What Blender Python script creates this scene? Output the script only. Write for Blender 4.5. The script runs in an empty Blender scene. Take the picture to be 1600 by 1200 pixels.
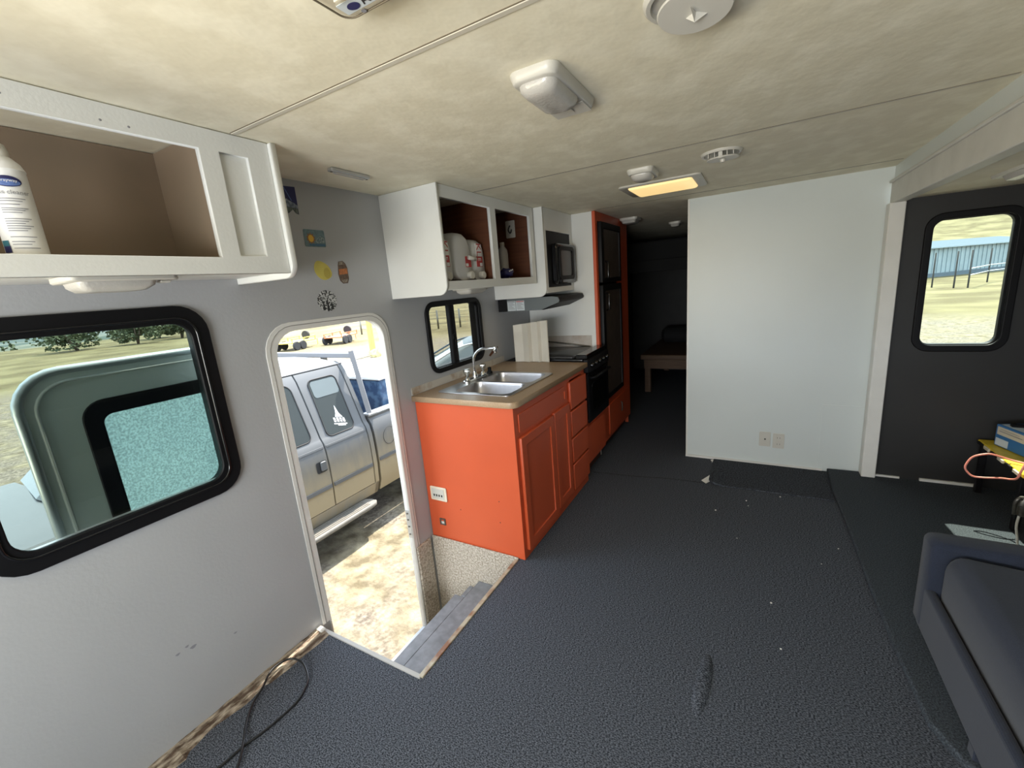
import bpy, bmesh, math, random
from mathutils import Vector, Matrix, noise

random.seed(7)
S = bpy.context.scene
COL = S.collection

# ------------------------------------------------------------------ camera
yaw, pit, rol = -0.525612, -0.223625, -0.0839611
fwd = Vector((math.sin(yaw)*math.cos(pit), math.cos(yaw)*math.cos(pit), math.sin(pit)))
r0 = Vector((math.cos(yaw), -math.sin(yaw), 0)); u0 = r0.cross(fwd)
rt = r0*math.cos(rol) + u0*math.sin(rol); up = -r0*math.sin(rol) + u0*math.cos(rol)
CAMPOS = Vector((1.72173, 0.0, 1.48807))
cam_d = bpy.data.cameras.new('camera'); cam = bpy.data.objects.new('camera', cam_d); COL.objects.link(cam)
cam_d.sensor_width = 36.0; cam_d.sensor_fit = 'HORIZONTAL'; cam_d.lens = 36.0*668.444/1600.0
cam_d.clip_start = 0.02; cam_d.clip_end = 4000
cam.matrix_world = Matrix(((rt.x, up.x, -fwd.x, CAMPOS.x), (rt.y, up.y, -fwd.y, CAMPOS.y),
                           (rt.z, up.z, -fwd.z, CAMPOS.z), (0, 0, 0, 1)))
S.camera = cam

# ------------------------------------------------------------------ world, sun, exposure
W = bpy.data.worlds.new('sky_world'); S.world = W; W.use_nodes = True
wn = W.node_tree.nodes; wl = W.node_tree.links
bg = wn['Background']
bg.inputs['Color'].default_value = (0.74, 0.86, 1.0, 1)
bg.inputs['Strength'].default_value = 3.0
sun_d = bpy.data.lights.new('sun', 'SUN'); sun_d.energy = 8.5; sun_d.angle = 0.009; sun_d.color = (1.0, 0.93, 0.82)
sun = bpy.data.objects.new('sun', sun_d); COL.objects.link(sun)
SUN_DIR = Vector((0.05, -0.55, -0.9)).normalized()
sun.rotation_euler = SUN_DIR.to_track_quat('-Z', 'Y').to_euler(); sun.location = (0, 6, 12)
def fill_lamp(name, loc, aim, sx, sy, energy, col):
    # fill lamp added outside an unseen window, standing in for light off the ground
    d = bpy.data.lights.new(name, 'AREA'); d.shape = 'RECTANGLE'; d.size = sx; d.size_y = sy; d.energy = energy; d.color = col
    o = bpy.data.objects.new(name, d); COL.objects.link(o); o.location = loc
    o.rotation_euler = Vector(aim).to_track_quat('-Z', 'Y').to_euler()
fill_lamp('fill_left', (-0.10, -0.73, 1.02), (1.0, 0.85, 0.85), 1.15, 0.55, 15.5, (1.0, 0.89, 0.66))
fill_lamp('fill_front', (1.25, -1.68, 1.15), (-0.10, 1.0, 0.66), 1.45, 0.65, 34.0, (0.95, 0.98, 1.0))
S.view_settings.view_transform = 'Standard'; S.view_settings.look = 'None'
S.view_settings.gamma = 1.0; S.view_settings.use_curve_mapping = False
S.view_settings.exposure = 1.1
S.cycles.max_bounces = 12; S.cycles.diffuse_bounces = 7; S.cycles.transparent_max_bounces = 12
S.cycles.sample_clamp_indirect = 6.0
S.cycles.use_denoising = True

# ------------------------------------------------------------------ materials
def srgb(r, g, b):
    f = lambda c: (c/255/12.92) if c/255 <= 0.04045 else ((c/255+0.055)/1.055)**2.4
    return (f(r), f(g), f(b), 1)

MATS = {}
def mat(name, col, rough=0.6, metal=0.0, var=0.0, vscale=8.0, bump=0.0, bscale=40.0, col2=None, spec=0.5, detail=4.0, emit=None, stretch=None, contrast=None, sheen=0.0, coat=0.0):
    if name in MATS: return MATS[name]
    m = bpy.data.materials.new(name); m.use_nodes = True
    nt = m.node_tree; n = nt.nodes; l = nt.links
    p = n['Principled BSDF']
    p.inputs['Base Color'].default_value = col; p.inputs['Roughness'].default_value = rough
    p.inputs['Metallic'].default_value = metal
    p.inputs['Specular IOR Level'].default_value = spec
    if coat: p.inputs['Coat Weight'].default_value = coat
    if sheen:
        p.inputs['Sheen Weight'].default_value = sheen
    if emit:
        p.inputs['Emission Color'].default_value = emit[0]; p.inputs['Emission Strength'].default_value = emit[1]
    tc = n.new('ShaderNodeTexCoord'); src = tc.outputs['Object']
    if stretch:
        mp = n.new('ShaderNodeMapping'); mp.inputs['Scale'].default_value = stretch
        l.new(src, mp.inputs['Vector']); src = mp.outputs['Vector']
    if var or col2:
        t = n.new('ShaderNodeTexNoise'); t.inputs['Scale'].default_value = vscale; t.inputs['Detail'].default_value = detail
        l.new(src, t.inputs['Vector'])
        r = n.new('ShaderNodeValToRGB')
        lo, hi = contrast or (0.3, 0.7)
        r.color_ramp.elements[0].position = lo; r.color_ramp.elements[1].position = hi
        if col2: a, b = col, col2
        else:
            a = tuple(max(0, c*(1-var)) for c in col[:3])+(1,); b = tuple(min(1, c*(1+var)) for c in col[:3])+(1,)
        r.color_ramp.elements[0].color = a; r.color_ramp.elements[1].color = b
        l.new(t.outputs['Fac'], r.inputs['Fac']); l.new(r.outputs['Color'], p.inputs['Base Color'])
    if bump:
        t2 = n.new('ShaderNodeTexNoise'); t2.inputs['Scale'].default_value = bscale; t2.inputs['Detail'].default_value = 3
        l.new(src, t2.inputs['Vector'])
        b = n.new('ShaderNodeBump'); b.inputs['Strength'].default_value = bump; b.inputs['Distance'].default_value = 0.01
        l.new(t2.outputs['Fac'], b.inputs['Height']); l.new(b.outputs['Normal'], p.inputs['Normal'])
    MATS[name] = m
    return m

def glass_mat(name, tint, gloss=0.07, rough=0.0, translucent=0.0):
    m = bpy.data.materials.new(name); m.use_nodes = True
    nt = m.node_tree; n = nt.nodes; l = nt.links
    for x in list(n):
        if x.type == 'BSDF_PRINCIPLED': n.remove(x)
    out = [x for x in n if x.type == 'OUTPUT_MATERIAL'][0]
    tr = n.new('ShaderNodeBsdfTransparent'); tr.inputs['Color'].default_value = tint
    gl = n.new('ShaderNodeBsdfGlossy'); gl.inputs['Roughness'].default_value = rough
    mx = n.new('ShaderNodeMixShader'); mx.inputs['Fac'].default_value = gloss
    base = tr.outputs[0]
    if translucent:
        tl = n.new('ShaderNodeBsdfTranslucent'); tl.inputs['Color'].default_value = tint
        tn = n.new('ShaderNodeTexNoise'); tn.inputs['Scale'].default_value = 160
        tc = n.new('ShaderNodeTexCoord'); l.new(tc.outputs['Object'], tn.inputs['Vector'])
        bp = n.new('ShaderNodeBump'); bp.inputs['Strength'].default_value = 0.5; l.new(tn.outputs['Fac'], bp.inputs['Height'])
        l.new(bp.outputs['Normal'], tl.inputs['Normal'])
        rp = n.new('ShaderNodeValToRGB'); rp.color_ramp.elements[0].position = 0.38; rp.color_ramp.elements[1].position = 0.64
        rp.color_ramp.elements[0].color = tuple(c*0.72 for c in tint[:3])+(1,); rp.color_ramp.elements[1].color = tuple(min(1, c*1.25) for c in tint[:3])+(1,)
        l.new(tn.outputs['Fac'], rp.inputs['Fac']); l.new(rp.outputs['Color'], tl.inputs['Color'])
        m2 = n.new('ShaderNodeMixShader'); m2.inputs['Fac'].default_value = translucent
        l.new(base, m2.inputs[1]); l.new(tl.outputs[0], m2.inputs[2]); base = m2.outputs[0]
    l.new(base, mx.inputs[1]); l.new(gl.outputs[0], mx.inputs[2]); l.new(mx.outputs[0], out.inputs['Surface'])
    MATS[name] = m
    return m

M_WALL = mat('wall_white', (0.41, 0.415, 0.42, 1), 0.42, var=0.04, vscale=2.0, bump=0.05, bscale=90)
M_PART = mat('partition_white', (0.62, 0.66, 0.645, 1), 0.38, var=0.03, vscale=1.5, bump=0.04, bscale=120)
M_CAB = mat('cabinet_white', (0.71, 0.715, 0.685, 1), 0.42, var=0.03, vscale=3, bump=0.05, bscale=110)
M_CEIL = mat('ceiling_cream', (0.80, 0.745, 0.575, 1), 0.7, col2=(0.88, 0.83, 0.66, 1), vscale=6, bump=0.30, bscale=10, detail=8, contrast=(0.46, 0.62), stretch=(1.5, 1.0, 1))
M_CEILSEAM = mat('ceiling_batten', (0.60, 0.56, 0.46, 1), 0.6)
mat('seam_dark', (0.16, 0.13, 0.085, 1), 0.8)
M_TRIM = mat('white_trim', (0.72, 0.71, 0.67, 1), 0.4, var=0.04)
M_TRIMG = mat('greyish_trim', (0.60, 0.59, 0.54, 1), 0.5, var=0.06)
M_CARPET = mat('charcoal_carpet', (0.018, 0.021, 0.027, 1), 0.95, col2=(0.138, 0.150, 0.178, 1), vscale=210, bump=0.12, bscale=300, spec=0.1, detail=10, contrast=(0.40, 0.64), stretch=(0.75, 1.4, 1))
M_CARPET2 = mat('dark_slide_carpet', (0.030, 0.035, 0.042, 1), 0.95, col2=(0.085, 0.098, 0.112, 1), vscale=200, bump=0.6, bscale=240, spec=0.1, contrast=(0.36, 0.66))
mat('offcut_carpet', (0.026, 0.029, 0.036, 1), 0.95, col2=(0.085, 0.093, 0.11, 1), vscale=120, bump=0.5, bscale=200, spec=0.1, contrast=(0.4, 0.66))
M_BEIGE = mat('beige_carpet', (0.30, 0.25, 0.19, 1), 0.95, col2=(0.68, 0.61, 0.51, 1), vscale=95, bump=0.9, bscale=130, spec=0.1, contrast=(0.33, 0.68))
M_DARKWALL = mat('charcoal_paint', (0.020, 0.0195, 0.019, 1), 0.55, var=0.12, vscale=3, bump=0.03, bscale=200)
M_BLACK = mat('black_plastic', (0.006, 0.006, 0.007, 1), 0.5, var=0.1, spec=0.2)
M_BLACKG = mat('black_gloss', (0.007, 0.007, 0.008, 1), 0.18)
M_RUBBER = mat('black_rubber', (0.010, 0.010, 0.011, 1), 0.7)
M_ORANGE = mat('orange_paint', (0.56, 0.088, 0.028, 1), 0.42, var=0.05, vscale=2.5, bump=0.03, bscale=100)
M_LAM = mat('tan_laminate', (0.34, 0.225, 0.13, 1), 0.38, col2=(0.46, 0.325, 0.20, 1), vscale=220, detail=2)
M_STEEL = mat('stainless', (0.50, 0.48, 0.48, 1), 0.3, metal=1.0, var=0.05, vscale=30)
M_CHROME = mat('chrome', (0.82, 0.82, 0.82, 1), 0.08, metal=1.0)
M_WOODIN = mat('brown_cabinet_wood', (0.085, 0.024, 0.008, 1), 0.55, col2=(0.13, 0.042, 0.014, 1), vscale=4, stretch=(1, 1, 14), detail=5)
M_WOODDK = mat('dim_brown_board', (0.19, 0.145, 0.10, 1), 0.6, col2=(0.24, 0.175, 0.12, 1), vscale=3)
M_WOOD = mat('brown_wood', (0.085, 0.045, 0.022, 1), 0.6, col2=(0.13, 0.07, 0.035, 1), vscale=5, stretch=(1, 12, 12))
M_WHITEP = mat('white_plastic', (0.57, 0.55, 0.49, 1), 0.35)
M_IVORY = mat('ivory_plastic', (0.72, 0.64, 0.50, 1), 0.4)
M_LENS = mat('milky_lens', (0.50, 0.48, 0.44, 1), 0.25, bump=0.1, bscale=120)
M_LIT = mat('lit_lens', (0.9, 0.75, 0.4, 1), 0.4, emit=((1.0, 0.70, 0.30, 1), 0.42))
M_SOFA = mat('slate_fabric', (0.021, 0.026, 0.042, 1), 0.9, var=0.25, vscale=420, bump=0.25, bscale=500, spec=0.15, sheen=0.15)
M_ROT = mat('rotten_wood', (0.085, 0.055, 0.035, 1), 0.9, col2=(0.40, 0.34, 0.26, 1), vscale=16, stretch=(4, 1, 1), bump=0.8, bscale=60, detail=8, contrast=(0.42, 0.62))
M_TREAD = mat('grey_painted_step', (0.175, 0.178, 0.185, 1), 0.55, var=0.2, vscale=25)
M_BRASS = mat('worn_edge_strip', (0.42, 0.37, 0.27, 1), 0.45, col2=(0.22, 0.10, 0.05, 1), vscale=11, contrast=(0.45, 0.62))
M_SILVER = mat('silver_truck_paint', (0.098, 0.101, 0.105, 1), 0.38, metal=0.1, var=0.05, vscale=6, spec=0.35)
def beige():  # silver truck paint that turns beige towards the bottom
    m = mat('silver_to_beige', (0.098, 0.101, 0.105, 1), 0.42, spec=0.35)
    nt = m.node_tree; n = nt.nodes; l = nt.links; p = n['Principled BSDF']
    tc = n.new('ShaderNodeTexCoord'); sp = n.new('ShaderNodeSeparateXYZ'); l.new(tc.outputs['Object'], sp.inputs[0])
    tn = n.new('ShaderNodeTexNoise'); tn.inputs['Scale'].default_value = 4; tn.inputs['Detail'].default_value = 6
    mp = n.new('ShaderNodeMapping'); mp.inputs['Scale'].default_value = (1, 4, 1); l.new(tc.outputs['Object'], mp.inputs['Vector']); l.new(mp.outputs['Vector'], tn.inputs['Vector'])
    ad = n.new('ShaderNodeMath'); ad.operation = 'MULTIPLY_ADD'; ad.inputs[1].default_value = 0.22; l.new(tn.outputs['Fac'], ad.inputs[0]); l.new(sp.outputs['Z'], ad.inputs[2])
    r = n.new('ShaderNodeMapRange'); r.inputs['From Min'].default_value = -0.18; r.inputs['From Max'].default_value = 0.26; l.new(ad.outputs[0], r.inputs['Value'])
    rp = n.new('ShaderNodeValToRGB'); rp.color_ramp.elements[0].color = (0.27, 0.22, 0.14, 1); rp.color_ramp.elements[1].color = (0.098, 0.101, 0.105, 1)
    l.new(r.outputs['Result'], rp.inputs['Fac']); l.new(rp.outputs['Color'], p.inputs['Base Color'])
beige()
M_LOWBEIGE = mat('beige_lower_paint', (0.27, 0.22, 0.14, 1), 0.6, metal=0.0, col2=(0.24, 0.215, 0.17, 1), vscale=5, stretch=(1, 3, 1))
M_GAP = mat('dark_gap', (0.015, 0.015, 0.017, 1), 0.8)
M_ALU = mat('aluminium', (0.55, 0.56, 0.57, 1), 0.35, metal=0.8)
mat('rack_grey', (0.13, 0.13, 0.135, 1), 0.5)
mat('groove_grey', (0.30, 0.29, 0.27, 1), 0.7)
M_DOORG = mat('door_grey', (0.52, 0.56, 0.55, 1), 0.45, var=0.05, vscale=3)
M_DOOREDGE = mat('door_edge', (0.40, 0.45, 0.48, 1), 0.35, metal=0.4)
M_TIRE = mat('tyre', (0.015, 0.015, 0.016, 1), 0.85, bump=0.2)
M_YELLOW = mat('yellow_plastic', (0.70, 0.50, 0.03, 1), 0.4, var=0.12, vscale=30)
M_BLUEBOX = mat('blue_card', (0.035, 0.14, 0.32, 1), 0.45)
M_PALEBOX = mat('pale_print', (0.55, 0.60, 0.62, 1), 0.5)
M_CREAMBOX = mat('cream_print', (0.55, 0.50, 0.38, 1), 0.5)
M_HOSE = mat('salmon_cable', (0.75, 0.26, 0.19, 1), 0.45)
M_GUN = mat('dull_metal', (0.16, 0.15, 0.13, 1), 0.4, metal=0.8, var=0.2, vscale=60)
M_JUG = mat('milky_jug', (0.56, 0.56, 0.55, 1), 0.4, var=0.03)
M_RED = mat('red_print', (0.42, 0.035, 0.035, 1), 0.5)
M_NAVY = mat('navy_print', (0.012, 0.014, 0.09, 1), 0.5)
M_BLUE = mat('blue_print', (0.10, 0.17, 0.42, 1), 0.45)
M_GREYPR = mat('grey_print', (0.24, 0.24, 0.26, 1), 0.5)
M_WHITE = mat('white_print', (0.78, 0.78, 0.77, 1), 0.45)
M_INK = mat('dark_ink', (0.02, 0.02, 0.02, 1), 0.5)
M_PAPER = mat('white_paper', (0.72, 0.70, 0.66, 1), 0.7)
M_GLASS = glass_mat('tinted_glass', (0.62, 0.67, 0.64, 1), 0.04)
M_GLASS2 = glass_mat('kitchen_glass', (0.62, 0.63, 0.60, 1), 0.04)
M_GLASS3 = glass_mat('slide_glass', (0.80, 0.85, 0.81, 1), 0.03)
M_CLEAR = glass_mat('plain_glass', (0.85, 0.88, 0.88, 1), 0.05)
M_FROST = glass_mat('obscure_glass', (0.50, 0.60, 0.585, 1), 0.04, 0.25, translucent=0.9)
M_CARGLASS = mat('car_glass', (0.03, 0.036, 0.036, 1), 0.06, spec=0.45)
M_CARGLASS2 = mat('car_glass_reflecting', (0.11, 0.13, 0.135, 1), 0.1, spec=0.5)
M_ACRYL = glass_mat('clear_acrylic', (0.86, 0.86, 0.84, 1), 0.3, 0.08)

# ------------------------------------------------------------------ helpers
def finish(bm, name, m, parent=None, smooth=False):
    me = bpy.data.meshes.new(name); bmesh.ops.recalc_face_normals(bm, faces=bm.faces[:]); bm.to_mesh(me); bm.free()
    return link(me, name, m, parent, smooth)
def link(me, name, m, parent=None, smooth=False):
    if m is not None:
        me.materials.clear(); me.materials.append(m)
    if smooth:
        for p in me.polygons: p.use_smooth = True
    o = bpy.data.objects.new(name, me); COL.objects.link(o)
    if parent is not None: attach(o, parent)
    return o
def root_of(o):
    while o.parent: o = o.parent
    return o
def wloc(o):
    v = Vector(o.location)
    p = o.parent
    return v if p is None else Vector(o.matrix_parent_inverse.translation) + v + wloc(p)
def attach(o, parent):
    o.parent = parent; o.matrix_parent_inverse = Matrix.Translation(-wloc(parent))
def tag(o, label=None, cat=None, group=None, kind=None):
    if label: o['label'] = label
    if cat: o['category'] = cat
    if group: o['group'] = group
    if kind: o['kind'] = kind
    return o
def thing(name, label, cat, loc, group=None):
    o = bpy.data.objects.new(name, None); COL.objects.link(o); o.location = loc; o.empty_display_size = 0.05
    return tag(o, label, cat, group)
def bx(bm, x0, x1, y0, y1, z0, z1, bev=0.0, seg=1):
    b = bmesh.new()
    v = [b.verts.new(c) for c in ((x0,y0,z0),(x1,y0,z0),(x1,y1,z0),(x0,y1,z0),(x0,y0,z1),(x1,y0,z1),(x1,y1,z1),(x0,y1,z1))]
    for f in ((3,2,1,0),(4,5,6,7),(0,1,5,4),(1,2,6,5),(2,3,7,6),(3,0,4,7)): b.faces.new([v[i] for i in f])
    if bev: bmesh.ops.bevel(b, geom=b.edges[:], offset=bev, segments=seg, affect='EDGES', profile=0.5)
    me = bpy.data.meshes.new('t'); b.to_mesh(me); b.free(); bm.from_mesh(me); bpy.data.meshes.remove(me)
    return bm
def box(name, m, x0, x1, y0, y1, z0, z1, parent=None, bev=0.0, seg=1):
    bm = bmesh.new(); bx(bm, x0, x1, y0, y1, z0, z1, bev, seg); return finish(bm, name, m, parent)
def rr(u0, v0, u1, v1, r, n=6):
    pts = []
    if not isinstance(r, (list, tuple)) and r <= 0: return [(u0, v0), (u1, v0), (u1, v1), (u0, v1)]
    if not isinstance(r, (list, tuple)): r = min(r, abs(u1-u0)*0.499, abs(v1-v0)*0.499)
    rs = r if isinstance(r, (list, tuple)) else (r, r, r, r)       # order: u1v0, u1v1, u0v1, u0v0
    for (cu, cv, a0, q) in ((u1, v0, -90, rs[0]), (u1, v1, 0, rs[1]), (u0, v1, 90, rs[2]), (u0, v0, 180, rs[3])):
        if q <= 0: pts.append((cu, cv)); continue
        su = -1 if cu == u1 else 1; sv = -1 if cv == v1 else 1
        for k in range(n+1):
            a = math.radians(a0 + 90*k/n)
            pts.append((cu + su*q + q*math.cos(a), cv + sv*q + q*math.sin(a)))
    return pts
PLANES = {'x': Matrix(((0,0,1,0),(1,0,0,0),(0,1,0,0),(0,0,0,1))),     # u=Y v=Z w=X
          'y': Matrix(((1,0,0,0),(0,0,1,0),(0,1,0,0),(0,0,0,1))),     # u=X v=Z w=Y
          'z': Matrix.Identity(4)}                                     # u=X v=Y w=Z
def plate(name, m, plane, loops, w0, w1, parent=None, bev=0.0, bseg=2, smooth=False):
    """flat plate with holes: loops[0] outline, others holes, between w0 and w1 along the plane's normal"""
    cu = bpy.data.curves.new('t', 'CURVE'); cu.dimensions = '2D'; cu.fill_mode = 'BOTH'
    h = abs(w1-w0)/2
    cu.extrude = max(1e-4, h-bev); cu.bevel_depth = bev; cu.bevel_resolution = bseg-1 if bseg > 1 else 0
    cu.offset = -bev
    for lp in loops:
        sp = cu.splines.new('POLY'); sp.points.add(len(lp)-1)
        for p, q in zip(sp.points, lp): p.co = (q[0], q[1], 0, 1)
        sp.use_cyclic_u = True
    o = bpy.data.objects.new('t', cu)
    me = bpy.data.meshes.new_from_object(o)
    bpy.data.objects.remove(o); bpy.data.curves.remove(cu)
    me.transform(Matrix.Translation((0, 0, (w0+w1)/2)))
    me.transform(PLANES[plane])
    bm = bmesh.new(); bm.from_mesh(me); bpy.data.meshes.remove(me)
    bmesh.ops.remove_doubles(bm, verts=bm.verts[:], dist=1e-5)
    return finish(bm, name, m, parent, smooth)
def spline(pts, n=8, closed=False):
    P = [Vector(p) for p in pts]; out = []; N = len(P)
    rng = range(N) if closed else range(N-1)
    for i in rng:
        if closed: a, b, c, d = P[(i-1) % N], P[i], P[(i+1) % N], P[(i+2) % N]
        else: a, b, c, d = P[max(i-1, 0)], P[i], P[i+1], P[min(i+2, N-1)]
        for k in range(n):
            t = k/n
            out.append(0.5*((2*b) + (c-a)*t + (2*a-5*b+4*c-d)*t*t + (3*b-a-3*c+d)*t**3))
    if not closed: out.append(P[-1])
    return out
def tube_bm(bm, pts, r, ns=8, caps=True, closed=False):
    pts = [Vector(p) for p in pts]; rings = []; N = len(pts); prev = None
    for i, p in enumerate(pts):
        if closed: t = pts[(i+1) % N]-pts[i-1]
        else: t = pts[min(i+1, N-1)]-pts[max(i-1, 0)]
        t.normalize()
        if prev is None:
            a = Vector((0, 0, 1)) if abs(t.z) < 0.9 else Vector((1, 0, 0)); n = t.cross(a).normalized()
        else: n = (prev - t*prev.dot(t)).normalized()
        prev = n; b = t.cross(n); rad = r[i] if isinstance(r, (list, tuple)) else r
        rings.append([bm.verts.new(p + n*rad*math.cos(2*math.pi*k/ns) + b*rad*math.sin(2*math.pi*k/ns)) for k in range(ns)])
    for i in range(N if closed else N-1):
        A, B = rings[i], rings[(i+1) % N]
        for k in range(ns): bm.faces.new((A[k], A[(k+1) % ns], B[(k+1) % ns], B[k]))
    if caps and not closed:
        bm.faces.new(rings[0][::-1]); bm.faces.new(rings[-1])
    return bm
def tube(name, m, pts, r, parent=None, ns=8, closed=False):
    bm = bmesh.new(); tube_bm(bm, pts, r, ns, True, closed); return finish(bm, name, m, parent, True)
def lathe_bm(bm, prof, origin, axis='z', ns=24):
    """prof: list of (radius, along)"""
    o = Vector(origin); ax = {'x': Vector((1,0,0)), 'y': Vector((0,1,0)), 'z': Vector((0,0,1))}[axis] if isinstance(axis, str) else Vector(axis).normalized()
    a = Vector((0,0,1)) if abs(ax.z) < 0.9 else Vector((1,0,0)); n = ax.cross(a).normalized(); b = ax.cross(n)
    rings = []
    for r, h in prof:
        if r < 1e-6: rings.append([bm.verts.new(o+ax*h)])
        else: rings.append([bm.verts.new(o+ax*h+n*r*math.cos(2*math.pi*k/ns)+b*r*math.sin(2*math.pi*k/ns)) for k in range(ns)])
    for A, B in zip(rings, rings[1:]):
        for k in range(ns):
            q = [A[k % len(A)], A[(k+1) % len(A)], B[(k+1) % len(B)], B[k % len(B)]]
            q2 = []
            for v in q:
                if v not in q2: q2.append(v)
            if len(q2) >= 3:
                try: bm.faces.new(q2)
                except ValueError: pass
    for R_, rev in ((rings[0], True), (rings[-1], False)):
        if len(R_) > 2: bm.faces.new(R_[::-1] if rev else R_)
    return bm
def lathe(name, m, prof, origin, axis='z', parent=None, ns=24, smooth=True):
    bm = bmesh.new(); lathe_bm(bm, prof, origin, axis, ns); o = finish(bm, name, m, parent, False)
    if smooth: autosmooth(o)
    return o
def autosmooth(o, ang=40):
    me = o.data
    for p in me.polygons: p.use_smooth = True
    bm = bmesh.new(); bm.from_mesh(me)
    for e in bm.edges:
        if len(e.link_faces) == 2 and e.calc_face_angle(0) > math.radians(ang): e.smooth = False
    bm.to_mesh(me); bm.free()
    return o
def loft(name, m, loops, parent=None, smooth=True, ang=40, caps=True):
    bm = bmesh.new(); R = [[bm.verts.new(p) for p in lp] for lp in loops]; n = len(R[0])
    for A, B in zip(R, R[1:]):
        for k in range(n): bm.faces.new((A[k], A[(k+1) % n], B[(k+1) % n], B[k]))
    if caps: bm.faces.new(R[0][::-1]); bm.faces.new(R[-1])
    o = finish(bm, name, m, parent)
    if smooth: autosmooth(o, ang)
    return o
def text(name, m, s, size, mw, parent, depth=0.0006, align='CENTER', sx=1.0):
    cu = bpy.data.curves.new('t', 'FONT'); cu.body = s; cu.size = size; cu.extrude = depth; cu.align_x = align; cu.align_y = 'CENTER'
    cu.resolution_u = 3
    o = bpy.data.objects.new('t', cu); me = bpy.data.meshes.new_from_object(o)
    bpy.data.objects.remove(o); bpy.data.curves.remove(cu)
    me.transform(Matrix.Diagonal((sx, 1, 1, 1))); me.transform(mw)
    return link(me, name, m, parent)
def frame(o, u, v):
    """matrix with local x->u, y->v, origin o"""
    u = Vector(u).normalized(); v = Vector(v); v = (v-u*v.dot(u)).normalized(); w = u.cross(v)
    return Matrix(((u.x, v.x, w.x, o[0]), (u.y, v.y, w.y, o[1]), (u.z, v.z, w.z, o[2]), (0, 0, 0, 1)))
def copy_tree(o, delta, label=None, group=None, name=None):
    c = o.copy(); COL.objects.link(c)
    if o.parent is None:
        c.location = Vector(o.location)+Vector(delta)
        if label: c['label'] = label
        if group: c['group'] = group
    for ch in o.children:
        d = copy_tree(ch, delta); d.parent = c
    return c

H = 2.0           # ceiling height
G = -0.9          # ground below the trailer floor

# ================================================================== SETTING: the room shell
def structure(o): return tag(o, kind='structure')

# openings in the left wall (plane x=0): (y, z)
WIN1 = rr(0.175, 0.845, 0.795, 1.497, 0.075)
DOOR = rr(1.045, -0.55, 1.655, 1.386, (0, 0.105, 0.105, 0))
WIN2 = rr(2.005, 1.005, 2.585, 1.425, 0.06)
plate('wall_left', M_WALL, 'x', [[(-1.55, 0), (0.975, 0), (0.975, -0.55), (1.045, -0.55), (1.655, -0.55), (1.9, -0.55), (1.9, 0), (7.0, 0), (7.0, 2.0), (-1.55, 2.0)],
      WIN1, rr(1.045, -0.548, 1.655, 1.386, (0, 0.105, 0.105, 0)), WIN2, rr(-1.38, 0.78, -0.08, 1.50, 0.075)], -0.03, 0.0)
wl_o = bpy.data.objects['wall_left']; structure(wl_o)
# floor with the step well cut out of its left edge
WX, WY0, WY1 = 0.610, 0.995, 1.812
structure(plate('floor', M_CARPET, 'z', [[(0, -1.55), (3.32, -1.55), (3.32, 3.6), (2.43, 3.6), (2.43, 7.0), (0, 7.0), (0, WY1), (WX, WY1), (WX, WY0), (0, WY0)]], -0.06, 0.0))
# ceiling slab
ceil = structure(plate('ceiling', M_CEIL, 'z', [[(-0.05, -1.6), (2.47, -1.6), (2.47, 7.0), (-0.05, 7.0)]], H, H+0.06))
for i, y in enumerate((0.846, 2.092, 3.345)):
    x0 = 0.34 if i == 0 else (0.0 if i == 1 else 0.65)
    box('seam_batten', M_CEILSEAM, x0, 2.405, y-0.003, y+0.010, H-(0.0030 if i == 0 else 0.0010), H-0.0002, ceil, 0.0003)
    box('seam_gap', MATS['seam_dark'], x0, 2.405, y-0.0062, y-0.0034, H-0.0012, H-0.0002, ceil)
# partition to the bathroom
PY = 3.57
structure(box('wall_partition', M_PART, 1.275, 2.42, PY, PY+0.035, 0.0, H))
structure(box('trim_1', M_TRIM, 1.262, 1.275, PY-0.004, PY+0.039, 0.0, H))
structure(box('trim_2', M_TRIM, 1.262, 2.185, PY-0.014, PY, 0.0, 0.016))
structure(plate('trim_3', M_PART, 'y', [rr(2.16, 0.032, 2.395, 0.50, 0.004, 2)], PY-0.004, PY))
# bathroom side of the corridor and the dark bunk room beyond
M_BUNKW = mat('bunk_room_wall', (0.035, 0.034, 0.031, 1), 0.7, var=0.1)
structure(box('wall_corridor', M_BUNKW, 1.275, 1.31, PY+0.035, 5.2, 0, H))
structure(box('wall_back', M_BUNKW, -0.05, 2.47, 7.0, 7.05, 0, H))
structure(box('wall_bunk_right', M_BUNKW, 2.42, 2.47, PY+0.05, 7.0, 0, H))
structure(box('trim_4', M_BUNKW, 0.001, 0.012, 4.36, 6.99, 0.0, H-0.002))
# right side: strip of wall over the slide-out, fascia and side post
structure(box('wall_right', M_PART, 2.42, 2.47, -1.55, PY, 1.90, H))
structure(box('trim_5', M_TRIMG, 2.405, 2.47, -1.55, 3.545, 1.785, 1.905, None, 0.003))
structure(box('trim_6', M_TRIMG, 2.392, 2.418, -1.55, 3.545, 1.902, 1.918, None, 0.004))
structure(box('trim_7', M_TRIM, 2.392, 2.468, 3.47, 3.556, 0.031, 1.786, None, 0.004))
structure(box('trim_8', M_TRIMG, 2.412, 2.47, 3.556, 3.60, 0.031, 1.786))
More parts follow.
